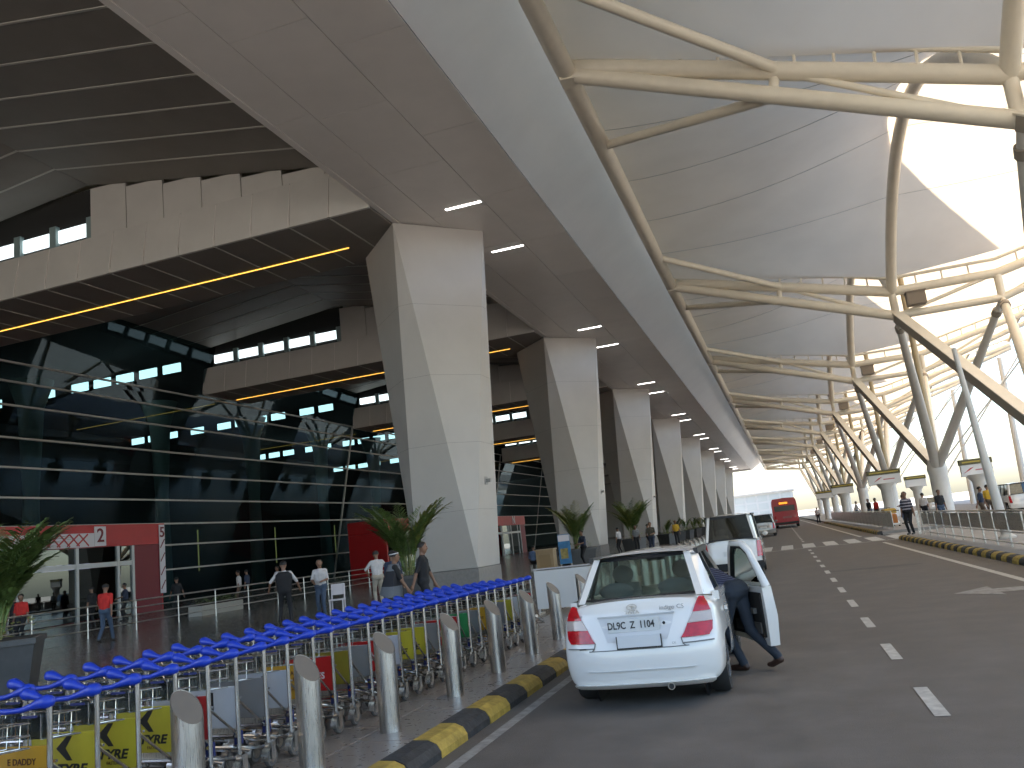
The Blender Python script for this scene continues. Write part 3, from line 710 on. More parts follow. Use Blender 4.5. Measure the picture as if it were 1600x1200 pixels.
# ================================================================== RAILINGS
def railing(lab, xf, y0, y1, step, zs, rr=.022, post=.024, base=PAV, infill=False, cat='railing', sheet=None):
    t = thing('railing', lab, cat, (xf(y0), y0, base))
    ox, oy = xf(y0), y0
    n = max(1, int(round((y1-y0)/step)))
    for i in range(n+1):
        y = y0 + (y1-y0)*i/n; MB().tube((xf(y)-ox,y-oy,0),(xf(y)-ox,y-oy,zs[-1]), post, None, 8).build('post', M_STAIN, t, 40)
    for z in zs: MB().tube((0,0,z),(xf(y1)-ox,y1-oy,z), rr if z != zs[-1] else rr*1.3, None, 8).build('rail', M_STAIN, t, 40)
    if sheet:
        for i in range(n):
            a = y0 + (y1-y0)*i/n + .08; b = y0 + (y1-y0)*(i+1)/n - .08
            MB().hexa([(xf(a)-ox-.01,a-oy,sheet[0]),(xf(a)-ox+.01,a-oy,sheet[0]),(xf(b)-ox+.01,b-oy,sheet[0]),(xf(b)-ox-.01,b-oy,sheet[0]),(xf(a)-ox-.01,a-oy,sheet[1]),(xf(a)-ox+.01,a-oy,sheet[1]),(xf(b)-ox+.01,b-oy,sheet[1]),(xf(b)-ox-.01,b-oy,sheet[1])]).build('infill_panel', M_STAIN, t)
    return t
railing('long steel railing of four bars in front of the near red portal', lambda y: -23., 14, 58, 2.2, (.28,.55,.8,1.05))
railing('steel railing with sheet panels on the right island, near stretch', lambda y: bend(5.65, y), 9, 38.6, 1.5, (.12,.4,.68,.96), .02, .026, sheet=(.45,.9))
railing('steel railing with sheet panels on the right island, beyond the crossing', lambda y: bend(5.75, y), 48.5, 96, 2.2, (.12,.4,.68,.96), .02, .026, sheet=(.14,.9))
railing('short steel railing turning the corner at the crossing', lambda y: 4.86 + (y-38.9)*.2, 38.9, 40.0, .35, (.12,.5,.96), .018, .022)

# ================================================================== PALMS
def frond(L, droop, seed, nl=26):
    rnd = random.Random(seed); b = MB(); pts = []
    for i in range(13):
        t = i/12; pts.append(Vector((L*t*(.12+.42*t*droop), 0, L*t*(1.0-.30*t*droop))))
    b.path(pts, [.014*(1-.8*i/12)+.002 for i in range(13)], 5, False)
    for i in range(nl):
        t = .22 + .78*i/(nl-1); q = t*12; j = min(11, int(q)); p = pts[j].lerp(pts[j+1], q-j); d = (pts[j+1]-pts[j]).normalized()
        ll = L*.36*math.sin(pi*(.18+.78*t))*rnd.uniform(.8,1.15)
        for s in (-1, 1):
            side = Vector((0, s, 0)); dirv = (d*.75 + side*.75 + Vector((0,0,rnd.uniform(-.15,.25)))).normalized(); w_ = .03
            m = p + dirv*ll*.5 + Vector((0,0,-.02)); e = p + dirv*ll + Vector((0,0,-.28*ll))
            nrm = dirv.cross(Vector((0,0,1))).normalized()*w_
            b.quad(p-nrm*.5, p+nrm*.5, m+nrm, m-nrm); b.tri(m-nrm, m+nrm, e)
    return b
def palm(loc, H, lab, seed, n=15, pot=1.1, poth=.85):
    rnd = random.Random(seed)
    t = thing('potted_palm', lab, 'palm', loc, rnd.uniform(0,3), 'areca palms in grey planters')
    p = MB(); w0, w1 = pot*.42, pot*.5
    p.hexa([(-w0,-w0,0),(w0,-w0,0),(w0,w0,0),(-w0,w0,0),(-w1,-w1,poth),(w1,-w1,poth),(w1,w1,poth),(-w1,w1,poth)]); p.build('planter', M_POT, t)
    MB().box(-w1-.02,w1+.02,-w1-.02,w1+.02,poth-.09,poth+.005).build('planter_rim', M_POT, t)
    MB().box(-w1+.06,w1-.06,-w1+.06,w1-.06,poth-.2,poth+.012).build('soil', M_SOIL, t)
    for i in range(n):
        a = rnd.uniform(0, 2*pi); rr = rnd.uniform(.02,.2); L = (H-poth)*rnd.uniform(.72,1.12); st = L*rnd.uniform(.1,.25)
        o = frond(L, rnd.uniform(.55,1.0), seed*31+i).build('frond', M_LEAF2 if rnd.random() < .22 else M_LEAF, t, loc=(rr*cos(a), rr*sin(a), poth+st*.3)); o.rotation_euler.z = a + rnd.uniform(-.5,.5)
    for i in range(6):
        a = rnd.uniform(0, 2*pi); rr = rnd.uniform(.02,.22); L = (H-poth)*rnd.uniform(.25,.45)
        MB().path([(rr*cos(a),rr*sin(a),poth),(rr*cos(a)*1.3,rr*sin(a)*1.3,poth+L)], [.03,.018], 6).build('stem', M_STEM, t)
    lb = MB()
    for i in range(90):
        a = rnd.uniform(0, 2*pi); rr = rnd.uniform(.1, w1); c = Vector((rr*cos(a), rr*sin(a), poth+rnd.uniform(.02,.35))); d = Vector((cos(a),sin(a),rnd.uniform(-.2,.7)))*rnd.uniform(.08,.16); n_ = Vector((-sin(a),cos(a),.2))*.045
        lb.quad(c-n_*.3, c+d*.5-n_, c+d, c+d*.5+n_)
    lb.build('undergrowth', M_LEAF2, t)['kind'] = 'stuff'
    return t
palm((-13.75,11.5,PAV), 3.2, 'tall potted palm at the left edge in a dark square planter', 3, 30, 1.5, .9)
palm((-13.2,27.4,PAV), 3.7, 'potted palm in front of the nearest big white pillar', 5, 26, 1.3)
palm((-11.1,43.6,PAV), 3.6, 'potted palm with sparse crown in front of the second big pillar', 8, 18, 1.5)
palm((-11.3,61.5,PAV), 3.9, 'bushy potted palm in front of the third big pillar', 11, 26, 1.4)
for i in range(9):
    palm((-10.4+.05*i, 72+6.5*i, PAV), 2.2, f'low potted palm in the far row of planters, {ORD[i]} from the camera', 20+i, 7, 1.2, .8)

# ================================================================== VEHICLES
def wheel(par, x, y, r, w_=.19, rim=None):
    s = 1 if x > 0 else -1
    o = MB().lathe([(r*.62,-w_/2),(r*.93,-w_/2),(r,-w_*.3),(r,w_*.3),(r*.93,w_/2),(r*.62,w_/2)], 'x', n=26).build('wheel', M_RUBBER, par, 40, (x,y,r))
    rb = MB(); rb.lathe([(r*.63,-w_*.3),(r*.63,w_*.42),(r*.57,w_*.46),(r*.52,w_*.34),(r*.18,w_*.40),(.01,w_*.42)], 'x', n=20)
    for i in range(6):
        a = 2*pi*i/6; rb.bar((w_*.43,0,0),(w_*.43,r*.56*cos(a),r*.56*sin(a)),.05,.02,(1,0,0))
    q = rb.build('rim', mat('alloy', (.42,.42,.42), .3, .8), o, 40)
    if s < 0: q.rotation_euler.z = pi
    return o
def car(name, lab, loc, rotz, L=3.99, W=1.66, H=1.49, belt=.99, deck=1.03, kind='sedan', paint=None, gl=None, open_door=False, group=None, hi=False):
    paint = paint or M_CARW; gl = gl or M_GLASSC
    t = thing(name, lab, 'car', loc, rotz, group)
    hw = W/2; k = belt/.99
    rows = [(.80,.20),(.965,.24),(.995,.45),(1.0,.62),(.985,.80),(.95,.93),(.86,1.0),(.45,1.035),(0,1.04)]
    ry0 = {'sedan': [.10,.02,-.02,.0,.075,.10,.15,.16,.16], 'mpv': [.10,.02,-.01,.0,.05,.06,.07,.07,.07]}[kind]
    zf = lambda z: z*k
    def rear_y(x, z):
        zz = z/k; ys = ry0[0]
        for (a, za), ya, (b, zb), yb in zip(rows[:-1], ry0[:-1], rows[1:], ry0[1:]):
            if za <= zz <= zb: ys = ya + (yb-ya)*(zz-za)/max(1e-6, zb-za)
        if zz > 1.04: ys = ry0[-1]
        return ys + .13*(abs(x)/(hw*.9))**4
    ST = [(0,.925,1.,1.),(.16,.965,1.,1.),(.40,.985,1.,1.),(.76,1.,1.,1.),(1.12,1.,1.,.99),(1.6,1.,1.,.985),(L-1.55,1.,1.,.97),(L-1.14,.995,1.,.96),(L-.78,.985,1.,.925),(L-.42,.95,1.,.87),(L-.25,.92,1.,.82),(L-.06,.84,1.,.72),(L,.72,1.,.64)]
    b = MB(); P = []
    for i, (y, sx, sz, st) in enumerate(ST):
        row = []
        for j, (fx, z) in enumerate(rows):
            zz = zf(z if z < .5 else .5 + (z-.5)*(1-(1-st)*2.0))
            x = fx*hw*sx
            yy = rear_y(x, zf(z)) if i == 0 else (y if i > 1 else max(y, rear_y(x, zf(z))+.05))
            row.append((x, yy, zz))
        P.append(row)
    m = len(rows); n = len(P)
    V = []; 
    for row in P: V += row
    for row in P: V += [(-x, y, z) for x, y, z in row]
    F = []
    arch = [q for q in range(n-1) if .39 < ST[q][0] < 1.0 or L-1.15 < ST[q][0] < L-.5]
    for i in range(n-1):
        for j in range(m-1):
            if i in arch and j <= 2: continue
            if open_door and ST[i][0] >= 1.5 and ST[i+1][0] <= L-1.5 and 1 <= j <= 4: pass
            else: F.append((i*m+j, (i+1)*m+j, (i+1)*m+j+1, i*m+j+1))
            o_ = n*m; F.append((o_+i*m+j, o_+i*m+j+1, o_+(i+1)*m+j+1, o_+(i+1)*m+j))
    b.v = V; b.f = F
    # rear face and front face
    c = b; c.grid([[((s/6)*rows[j][0]*hw*ST[0][1], rear_y((s/6)*rows[j][0]*hw*ST[0][1], zf(rows[j][1])), zf(rows[j][1])) for j in range(m)] for s in range(-6, 7)]); 
    fr = P[-1]; c.grid([[(x*s/4, y+.03*(1-(s/4)**2), z) for x, y, z in fr] for s in range(-4, 5)])
    me_ = b.mesh('body'); bm_ = bmesh.new(); bm_.from_mesh(me_); bmesh.ops.remove_doubles(bm_, verts=bm_.verts, dist=.0015); bmesh.ops.recalc_face_normals(bm_, faces=bm_.faces)
    bm_.to_mesh(me_); bm_.free()
    for p_ in me_.polygons: p_.use_smooth = True
    body = obj('body', me_, paint, t); sb = body.modifiers.new('round', 'SUBSURF'); sb.levels = 2; sb.render_levels = 2
    MB().box(-hw*.78,hw*.78,.18,L-.2,.19,.26).build('underbody', M_BLACK, t)
    MB().box(-hw*.8,hw*.8,.6,L-1.0,.27,.32).build('cabin_floor', M_DARK, t)
    MB().box(-hw*.8,hw*.8,.62,.7,.3,zf(.98)).build('rear_bulkhead', M_DARK, t)
    # greenhouse
    zb = zf(deck-.01); 
    if kind == 'sedan': rb, rt, ft, fb, wb, wr = .50, .98, 2.32, L-.93, hw*.925, hw*.69
    else: rb, rt, ft, fb, wb, wr = .09, .26, 2.45, L-1.05, hw*.93, hw*.78
    zr = H-.05
    g = MB(); nx = 8; rows_y = [rt-.03, rt+.06, (rt+ft)/2, ft-.1, ft+.02]
    g.grid([[((s/nx*2-1)*(wr+.03), y, zr + (H-zr)*(1-(s/nx*2-1)**2)*(1 if 0 < i < 4 else .55) - (.035 if abs(s/nx*2-1) > .95 else 0)) for s in range(nx+1)] for i, y in enumerate(rows_y)])
    roof = g.build('roof', paint, t, 50)
    g2 = MB(); g2.grid([[((s/nx*2-1)*(wr+.01), y, zr - .03 + (H-zr)*(1-(s/nx*2-1)**2)*.8) for s in range(nx+1)] for y in rows_y]); g2.build('headliner', M_SEAT, t)
    def pil(nm, p0, q0, p1, q1, m_, th=.045):
        a = Vector((1,0,0)); s_ = 1 if p0[0] > 0 else -1
        P_ = [Vector(p0), Vector(q0), Vector(q1), Vector(p1)]
        inn = [p - Vector((s_*th, 0, 0)) for p in P_]
        MB().hexa([inn[0], P_[0], P_[1], inn[1], inn[3], P_[3], P_[2], inn[2]]).build(nm, m_, t)
    for s in (-1, 1):
        rwx = wb*.86 if kind == 'sedan' else wb*.95
        pil('rear_pillar', (s*rwx,rb-.02,zb-.01), (s*wb,rb+.32 if kind == 'sedan' else rb+.16,zb-.05), (s*wr*.94,rt-.0,zr), (s*(wr+.025),rt+.2,zr), paint, .07)
        pil('front_pillar', (s*wb,fb-.1,zb-.09), (s*wb*.97,fb,zb-.1), (s*(wr+.02),ft-.06,zr), (s*wr*.95,ft+.02,zr), paint, .05)
        for yy in ((1.42,) if kind == 'sedan' else (1.05, 1.95)):
            pil('centre_pillar', (s*wb*1.0,yy+.02,zb-.06), (s*wb*1.0,yy+.12,zb-.06), (s*(wr+.02),yy+.03,zr), (s*(wr+.02),yy+.12,zr), M_BLACK, .04)
        MB().bar((s*(wr+.02),rt+.1,zr-.01),(s*(wr+.02),ft,zr-.01),.05,.06).build('roof_rail', M_BLACK, t)
        MB().bar((s*wb,rb+.2,zb-.05),(s*wb,fb,zb-.1),.07,.09).build('belt_line', paint, t)
        # side windows
        lim = [rb+.3, 1.44, fb-.1] if kind == 'sedan' else [rb+.15, 1.08, 1.98, fb-.1]
        lit = [rt+.18, 1.44, ft-.04] if kind == 'sedan' else [rt+.16, 1.08, 1.98, ft-.04]
        for i in range(len(lim)-1):
            if open_door and s > 0 and i == len(lim)-2: continue
            MB().quad((s*(wb-.02),lim[i],zb-.03),(s*(wb-.02),lim[i+1],zb-.05),(s*(wr+.0),lit[i+1],zr),(s*(wr+.0),lit[i],zr)).build('side_window', gl, t)
    # rear screen with black border, windscreen
    def screen(nm, yb_, yt_, wb_, wt_, z0, z1, sg, m_, bow):
        P_ = []
        for i in range(7):
            tt = i/6; P_.append([((s/4-1)*(wb_+(wt_-wb_)*tt), yb_+(yt_-yb_)*tt + sg*bow*((s/4-1)**2), z0+(z1-z0)*tt) for s in range(9)])
        o = MB().grid(P_).build(nm, m_, t, 60)
        br = MB(); e = -sg*.004
        off = lambda p: Vector(p) + Vector((0,e,0))
        for (A, B_, C_, D_) in ((0,0,1,0),):
            pass
        def edge(pts, inn):
            br.grid([[off(p) for p in pts],[off(p) for p in inn]])
        fr_ = .09
        lerp = lambda r0, r1, f_: [tuple(Vector(a).lerp(Vector(b_), f_)) for a, b_ in zip(r0, r1)]
        edge(P_[0], lerp(P_[0], P_[-1], .05)); edge(P_[-1], lerp(P_[-1], P_[0], fr_))
        lc = [r[0] for r in P_]; li = [tuple(Vector(r[0]).lerp(Vector(r[-1]), .05)) for r in P_]; edge(lc, li)
        rc = [r[-1] for r in P_]; ri = [tuple(Vector(r[-1]).lerp(Vector(r[0]), .05)) for r in P_]; edge(rc, ri)
        br.build('screen_border', M_BLACK, o)
        return o
    screen('rear_screen', rb-.05, rt-.02, wb*.87 if kind == 'sedan' else wb*.94, wr*.95, zb+.005, zr+.005, 1, gl, .09 if kind == 'sedan' else .05)
    screen('windscreen', fb+.05, ft+.0, wb*.95, wr*.96, zb-.1, zr, -1, gl, .12)
    # seats
    for s in (-1, 1):
        for yy in (1.75,) if kind == 'sedan' else (1.35, 2.1):
            b = MB(); b.hexa([(s*.36-.22,yy+.15,.35),(s*.36+.22,yy+.15,.35),(s*.36+.22,yy+.30,.35),(s*.36-.22,yy+.30,.35),(s*.36-.19,yy-.1,zf(1.02)+.1),(s*.36+.19,yy-.1,zf(1.02)+.1),(s*.36+.19,yy+.0,zf(1.02)+.1),(s*.36-.19,yy+.0,zf(1.02)+.1)])
            b.ball((s*.36,yy-.06,zf(1.02)+.2),(.13,.05,.11)); b.build('front_seat', M_SEAT, t, 40)
        b = MB(); b.ball((s*.33,.98,zf(1.08)),(.2,.07,.09)); b.build('rear_headrest', mat('seat_beige', (.36,.34,.30), .8), t, 40)
    MB().hexa([(-hw*.8,.95,.4),(hw*.8,.95,.4),(hw*.8,1.1,.4),(-hw*.8,1.1,.4),(-hw*.76,.85,zf(.99)),(hw*.76,.85,zf(.99)),(hw*.76,.98,zf(.99)),(-hw*.76,.98,zf(.99))]).build('rear_seat', mat('seat_beige', (.36,.34,.30), .8), t)
    MB().box(-hw*.8,hw*.8,fb-.55,fb-.1,.6,zf(.95)).build('dashboard', M_DARK, t)
    MB().lathe([(.17,-.012),(.19,-.012),(.19,.012),(.17,.012)], 'y', c=(.36,fb-.65,zf(.95)), n=18).build('steering_wheel', M_BLACK, t, 40)
    MB().box(-.11,.11,ft-.2,ft-.17,zr-.11,zr-.05).build('rear_view_mirror', M_BLACK, t)
    # wheels and arches
    wr_ = .29 if kind == 'sedan' else .33
    for s in (-1, 1):
        for yy in (.76, L-.78):
            MB().lathe([(wr_+.12,-.01),(wr_+.12,.01)], 'x', c=(s*(hw-.27),yy,wr_+.06), n=24).build('wheel_arch', M_BLACK, t, 30)
            wheel(t, s*(hw-.135), yy, wr_)
        # door handles, side lamps, mirror
        for yy in (1.05, 2.0):
            if not (open_door and s > 0 and yy > 1.5): MB().box(s*hw-.01,s*hw+.02,yy-.09,yy+.09,zf(.79),zf(.83)).build('door_handle', paint, t)
        MB().box(s*(hw+.004)-.004, s*(hw+.004)+.004, 1.4,1.41,.3,zf(.9)).build('door_gap', M_BLACK, t)
        MB().ball((s*(hw+.09),L-1.35,zf(1.05)),(.09,.05,.07)).build('door_mirror', M_BLACK if (open_door and s > 0) else paint, t, 60) if not (open_door and s > 0) else None
    def patch(nm, poly, m_, off=.012, par=None, sub=5):
        # polygon strips (left edge x, right edge x per z) following the rear face
        P_ = []
        for (z, xa, xb) in poly: P_.append([(xa+(xb-xa)*i/sub, rear_y(xa+(xb-xa)*i/sub, z) - off, z) for i in range(sub+1)])
        g = MB(); g.grid(P_); 
        bk = [[(x, y+off+.03, z) for x, y, z in r] for r in P_]
        g.grid([P_[0], bk[0]]); g.grid([P_[-1], bk[-1]]); g.grid([[r[0] for r in P_],[r[0] for r in bk]]); g.grid([[r[-1] for r in P_],[r[-1] for r in bk]])
        return g.build(nm, m_, par or t, 50)
    if kind == 'sedan':
        for s in (-1, 1):
            lamp = patch('tail_lamp', [(.655,s*.43,s*.70),(.70,s*.465,s*.735),(.78,s*.505,s*.745)], M_TAIL)
            patch('tail_lamp_lens', [(.783,s*.507,s*.745),(.84,s*.545,s*.742),(.875,s*.565,s*.738)], M_TAILC, .012, lamp)
            patch('tail_lamp_lens', [(.878,s*.567,s*.738),(.95,s*.60,s*.715),(1.0,s*.625,s*.69),(1.015,s*.64,s*.675)], M_TAIL, .012, lamp)
        # boot lid seam, plate recess, plates, badges
        M_SEAMC = mat('panel_gap', (.16,.16,.16), .6)
        patch('boot_seam', [(.575,-.50,.50),(.583,-.50,.50)], M_SEAMC, .004)
        for s in (-1, 1):
            q = MB(); pts = [(s*.42,.66),(s*.40,.58)]; q.path([(x, rear_y(x, z)-.003, z) for x, z in [(s*.43,.655),(s*.445,.60),(s*.47,.58)]], .005, 5); q.build('boot_seam', M_SEAMC, t)
        patch('plate_recess', [(.655,-.30,.30),(.66,-.30,.30),(.80,-.36,.36),(.885,-.385,.385)], mat('recess_grey', (.60,.60,.60), .3), -.004 + .008)
        patch('recess_lip', [(.885,-.39,.39),(.90,-.39,.39)], mat('lip_grey', (.42,.42,.42), .3), .02)
        pl = MB().box(-.265,.255,-.008,.008,-.062,.062).build('number_plate', M_PLATE, t, loc=(-.02, rear_y(0,.80)-.03, .805))
        tx = obj('plate_text', text_mesh('DL9C  Z  1104', .096, .0015, .002, 0, .80), mat('plate_ink', (.03,.03,.03), .6), pl, (-.03,-.011,.0)); tx.rotation_euler.x = pi/2
        MB().ball((.3,-.0,.0),(.015,.008,.015)).build('plate_bolt', M_BLACK, pl)
        p2 = MB().box(-.22,.22,-.008,.008,-.06,.055).build('lower_plate', mat('white_sticker', (.62,.63,.64), .4), t, loc=(.02, rear_y(0,.63)-.02, .655))
        MB().box(-.225,.225,-.01,.006,-.068,-.056).box(-.226,-.216,-.01,.006,-.068,.055).box(.216,.226,-.01,.006,-.068,.055).build('plate_holder', M_BLACK, p2)
        bd = text_mesh('TATA', .042, .002, .001, 0, 1.4); o = obj('maker_badge', bd, M_STAIN, t, (-.03, rear_y(0,.925)-.02, .925)); o.rotation_euler.x = pi/2
        e = MB(); e.path([(.05*cos(2*pi*i/16), 0, .028*sin(2*pi*i/16)) for i in range(17)], .004, 5); e.box(-.026,.026,-.004,.004,.006,.013); e.box(-.004,.004,-.004,.004,-.02,.01); e.build('maker_emblem', M_STAIN, t, loc=(-.03, rear_y(0,.965)-.02, .972))
        o = obj('model_badge', text_mesh('indigo CS', .058, .002, .0, 0, 1.1), mat('badge_grey', (.3,.3,.31), .3, .6), t, (.37, rear_y(.3,.93)-.016, .945)); o.rotation_euler.x = pi/2
        o = obj('trim_badge', text_mesh('LX', .03, .002), mat('badge_grey', (.3,.3,.31), .3, .6), t, (.36, rear_y(.3,.62)-.016, .615)); o.rotation_euler.x = pi/2
        MB().ball((-.57,rear_y(.57,.93)-.004,.915),(.012,.008,.008)).build('boot_lock', M_STAIN, t)
        MB().box(-.6,-.53,-.003,.0,-.006,.006).build('sticker', M_BLACK, t, loc=(0, rear_y(.56,.60)-.012, .605))
        # bumper modelling line and lower lip
        patch('bumper_crease', [(.375,-.52,.52),(.385,-.54,.54)], mat('crease_white', (.55,.55,.55), .3), .012, None, 10)
        patch('bumper_step', [(.60,-.74,-.45),(.61,-.74,-.45)], M_SEAMC, .003); patch('bumper_step', [(.60,.45,.74),(.61,.45,.74)], M_SEAMC, .003)
        patch('bumper_lip', [(.20,-.66,.66),(.225,-.70,.70),(.25,-.71,.71)], paint, .03, None, 10)
        MB().tube((.28,-.03,.215),(.28,.2,.215),.035,None,12).build('exhaust', M_STAIN, t, 40)
        MB().tube((.28,-.034,.215),(.28,.0,.215),.027,None,12).build('exhaust_bore', M_BLACK, t, 40)
        MB().box(.58,.76,.98,1.0,.08,.34).build('mud_flap', mat('flap_grey', (.22,.21,.20), .7), t); MB().box(-.76,-.58,.98,1.0,.08,.34).build('mud_flap', mat('flap_grey', (.22,.21,.20), .7), t)
    else:
        for s in (-1, 1):
            patch('tail_lamp', [(.55*k,s*.66,s*.80),(.7*k,s*.67,s*.81),(.95*k,s*.70,s*.80)], M_TAIL)
        patch('rear_plate', [(.62*k,-.25,.25),(.74*k,-.25,.25)], M_PLATE)
        patch('bumper', [(.24*k,-.78,.78),(.35*k,-.82,.82),(.44*k,-.8,.8)], M_BLACK if hi else paint, .05, None, 8)
    if open_door:
        # driver's door swung out on its front hinge
        d = obj('door', None, None, t, (hw-.02, L-1.32, 0)); 
        dm = MB(); DL = 1.08; th = .11
        def dz(y): return 0
        prof = [(0,.30),(DL,.27),(DL+.02,.60),(DL,.93),(0,.93)]
        dm.v = [(th/2+.02*(1 if .4 < z < .8 else 0), -y, z) for y, z in prof] + [(-th/2, -y, z) for y, z in prof]; q = len(prof)
        dm.f = [tuple(range(q)), tuple(range(2*q-1, q-1, -1))] + [(i, q+i, q+(i+1) % q, (i+1) % q) for i in range(q)]
        bpy.data.objects.remove(d); d = dm.build('door', paint, t, 30, (hw-.0, L-1.30, 0)); d.rotation_euler.z = rad(24)
        fr_ = [(.02,.93,.0),(.46,1.36,-.12),(.60,1.44,-.15),(.92,1.43,-.15),(1.02,1.34,-.12),(DL,.93,.0)]
        MB().path([(x_, -y, z) for y, z, x_ in fr_], [.04,.038,.038,.038,.042,.05], 8).build('window_frame', paint, d, 60)
        MB().path([(x_-.012, -y, z-.0) for y, z, x_ in [(.07,.94,.0),(.48,1.325,-.11),(.61,1.40,-.14),(.90,1.39,-.14),(.98,1.31,-.11),(DL-.05,.94,.0)]], .02, 6).build('window_seal', M_BLACK, d, 60)
        gm = MB(); gm.v = [(x_, -y, z) for y, z, x_ in fr_]; gm.f = [tuple(range(6))]; gm.build('window_glass', glass('door_glass', (.62,.64,.6), .03), d)
        MB().box(-.075,-.055,-DL+.06,-.05,.36,.86).build('door_card', M_DARK, d); MB().box(-.12,-.07,-DL+.2,-.3,.62,.68).build('armrest', mat('card_grey', (.12,.115,.105), .7), d)
        MB().box(-.09,-.06,-DL+.12,-.2,.40,.52).build('door_pocket', mat('card_grey', (.12,.115,.105), .7), d)
        MB().box(-.04,.035,-DL-.012,-DL+.0,.62,.70).build('door_latch', M_STAIN, d); MB().box(.06,.09,-DL+.08,-DL+.28,.78,.82).build('door_handle', paint, d)
        mr = MB().ball((.16,-.15,.99),(.12,.06,.085)).build('door_mirror', paint, d, 60)
        MB().ball((.16,-.185,.99),(.105,.035,.07)).build('mirror_glass', mat('mirror', (.8,.8,.7), .04, 1.), mr, 60)
    return t
SED = car('white_sedan', 'white sedan at the kerb with the driver door open, plate DL9C Z 1104', (-1.66, 8.45, 0), rad(1.2), open_door=True)
car('white_people_carrier', 'white people carrier parked just ahead of the white sedan', (-1.78, 24.5, 0), rad(.5), 4.3, 1.58, 1.84, 1.08, 1.03, 'mpv', M_CARW, M_GLASSD, hi=True)
car('silver_estate', 'silver car further up the road, left of the red bus', (-2.25, 66, 0), 0, 4.2, 1.7, 1.7, 1.03, 1.03, 'mpv', M_CARS, M_GLASSD)
car('white_hatchback', 'small white car far up the road beside the silver car', (-1.1, 118, 0), 0, 3.9, 1.65, 1.5, 1.0, 1.03, 'mpv', M_CARW, M_GLASSD)
car('dark_off_roader', 'dark off-roader on the far side of the right railing', (bend(13.4, 40), 38, 0), rad(3), 4.5, 1.85, 1.95, 1.15, 1.03, 'mpv', M_CARK, M_GLASSD)
car('white_taxi', 'white van standing on the outer road behind the tree column', (bend(15.5, 66), 62, 0), rad(2), 4.4, 1.75, 1.9, 1.1, 1.03, 'mpv', M_CARW, M_GLASSD)
car('parked_saloon', 'silver car on the outer road beyond the crossing', (bend(14.0, 90), 84, 0), rad(2), 4.2, 1.7, 1.5, 1.0, 1.03, 'mpv', M_CARS, M_GLASSD)
def bus(loc):
    t = thing('city_bus', 'red city bus driving away up the road, seen from behind', 'bus', loc, rad(.3))
    hw, L, H = 1.27, 11.5, 3.05
    b = MB(); pr = [(hw*.9,.35),(hw,.5),(hw,2.4),(hw*.96,2.85),(hw*.85,H),(0,H+.06)]
    pr = pr + [(-x, z) for x, z in pr[-2::-1]]; n = len(pr)
    b.v = [(x, 0, z) for x, z in pr] + [(x, L, z) for x, z in pr]; b.f = [tuple(range(n))[::-1], tuple(range(n, 2*n))] + [(i, n+i, n+(i+1) % n, (i+1) % n) for i in range(n)]
    b.build('body', M_BUSR, t, 40)
    MB().box(-hw*.8,hw*.8,-.02,.0,1.75,2.3).build('rear_window', mat('bus_glass', (.02,.02,.025), .1), t)
    MB().box(-.55,.45,-.03,-.005,2.42,2.72).build('display_housing', M_BLACK, t)
    MB().box(-.48,.38,-.036,-.031,2.47,2.67).build('route_display', mat('led_orange', (.9,.3,.05), .5, emit=(1,.22,.02), es=.4), t)
    MB().box(-.3,.6,-.02,-.0,1.0,1.2).build('engine_grille', mat('bus_grille', (.30,.10,.10), .5), t)
    for s in (-1, 1):
        MB().box(s*1.05-.1,s*1.05+.1,-.02,.0,.9,1.3).build('tail_lamp', M_TAIL, t)
        MB().box(s*hw-.005,s*hw+.005,.4,L-.4,1.5,2.35).build('side_windows', mat('bus_glass', (.02,.02,.025), .1), t)
        for yy in (2.9, L-2.4): wheel(t, s*(hw-.16), yy, .48, .28)
    MB().box(-hw*.95,hw*.95,-.06,.05,.4,.62).build('bumper', M_BLACK, t)
bus((-.75, 92, 0))

# ================================================================== PEOPLE
_BODY = {}
def ik(a, c, l1, l2, hint):
    a = Vector(a); c = Vector(c); d = c-a; L = min(d.length, (l1+l2)*.999); d.normalize()
    x = (l1*l1 - l2*l2 + L*L)/(2*L); hgt = math.sqrt(max(0, l1*l1-x*x)); h = Vector(hint); h = (h - d*h.dot(d)).normalized()
    return a + d*x + h*hgt, a + d*L
POSES = {
 'stand': dict(), 'walk': dict(f=((-.09,-.26,.04),(.09,.30,.0)), h=((-.27,.22,.80),(.27,-.2,.80))),
 'hips': dict(h=((-.24,.16,.98),(.24,.16,.98)), eh=((-1,-.4,0),(1,-.4,0))),
 'out': dict(h=((-.42,.1,.98),(.40,.2,.95)), f=((-.16,.05,0),(.16,-.05,0))),
 'hold': dict(h=((-.12,.34,1.08),(.14,.34,1.05)), f=((-.1,.1,0),(.1,-.06,0))),
 'walk2': dict(f=((-.09,.3,.0),(.09,-.28,.04)), h=((-.27,-.18,.82),(.24,.25,.90))),
 'sit': dict(hip=.50, f=((-.12,.45,0),(.12,.45,0)), h=((-.15,.38,.62),(.15,.38,.62)), lean=10),
 'reach': dict(hip=.90, lean=66, f=((-.06,-.02,0),(.10,-.38,.07)), h=((-.1,.85,.75),(.22,.8,.72)), turn=0),
}
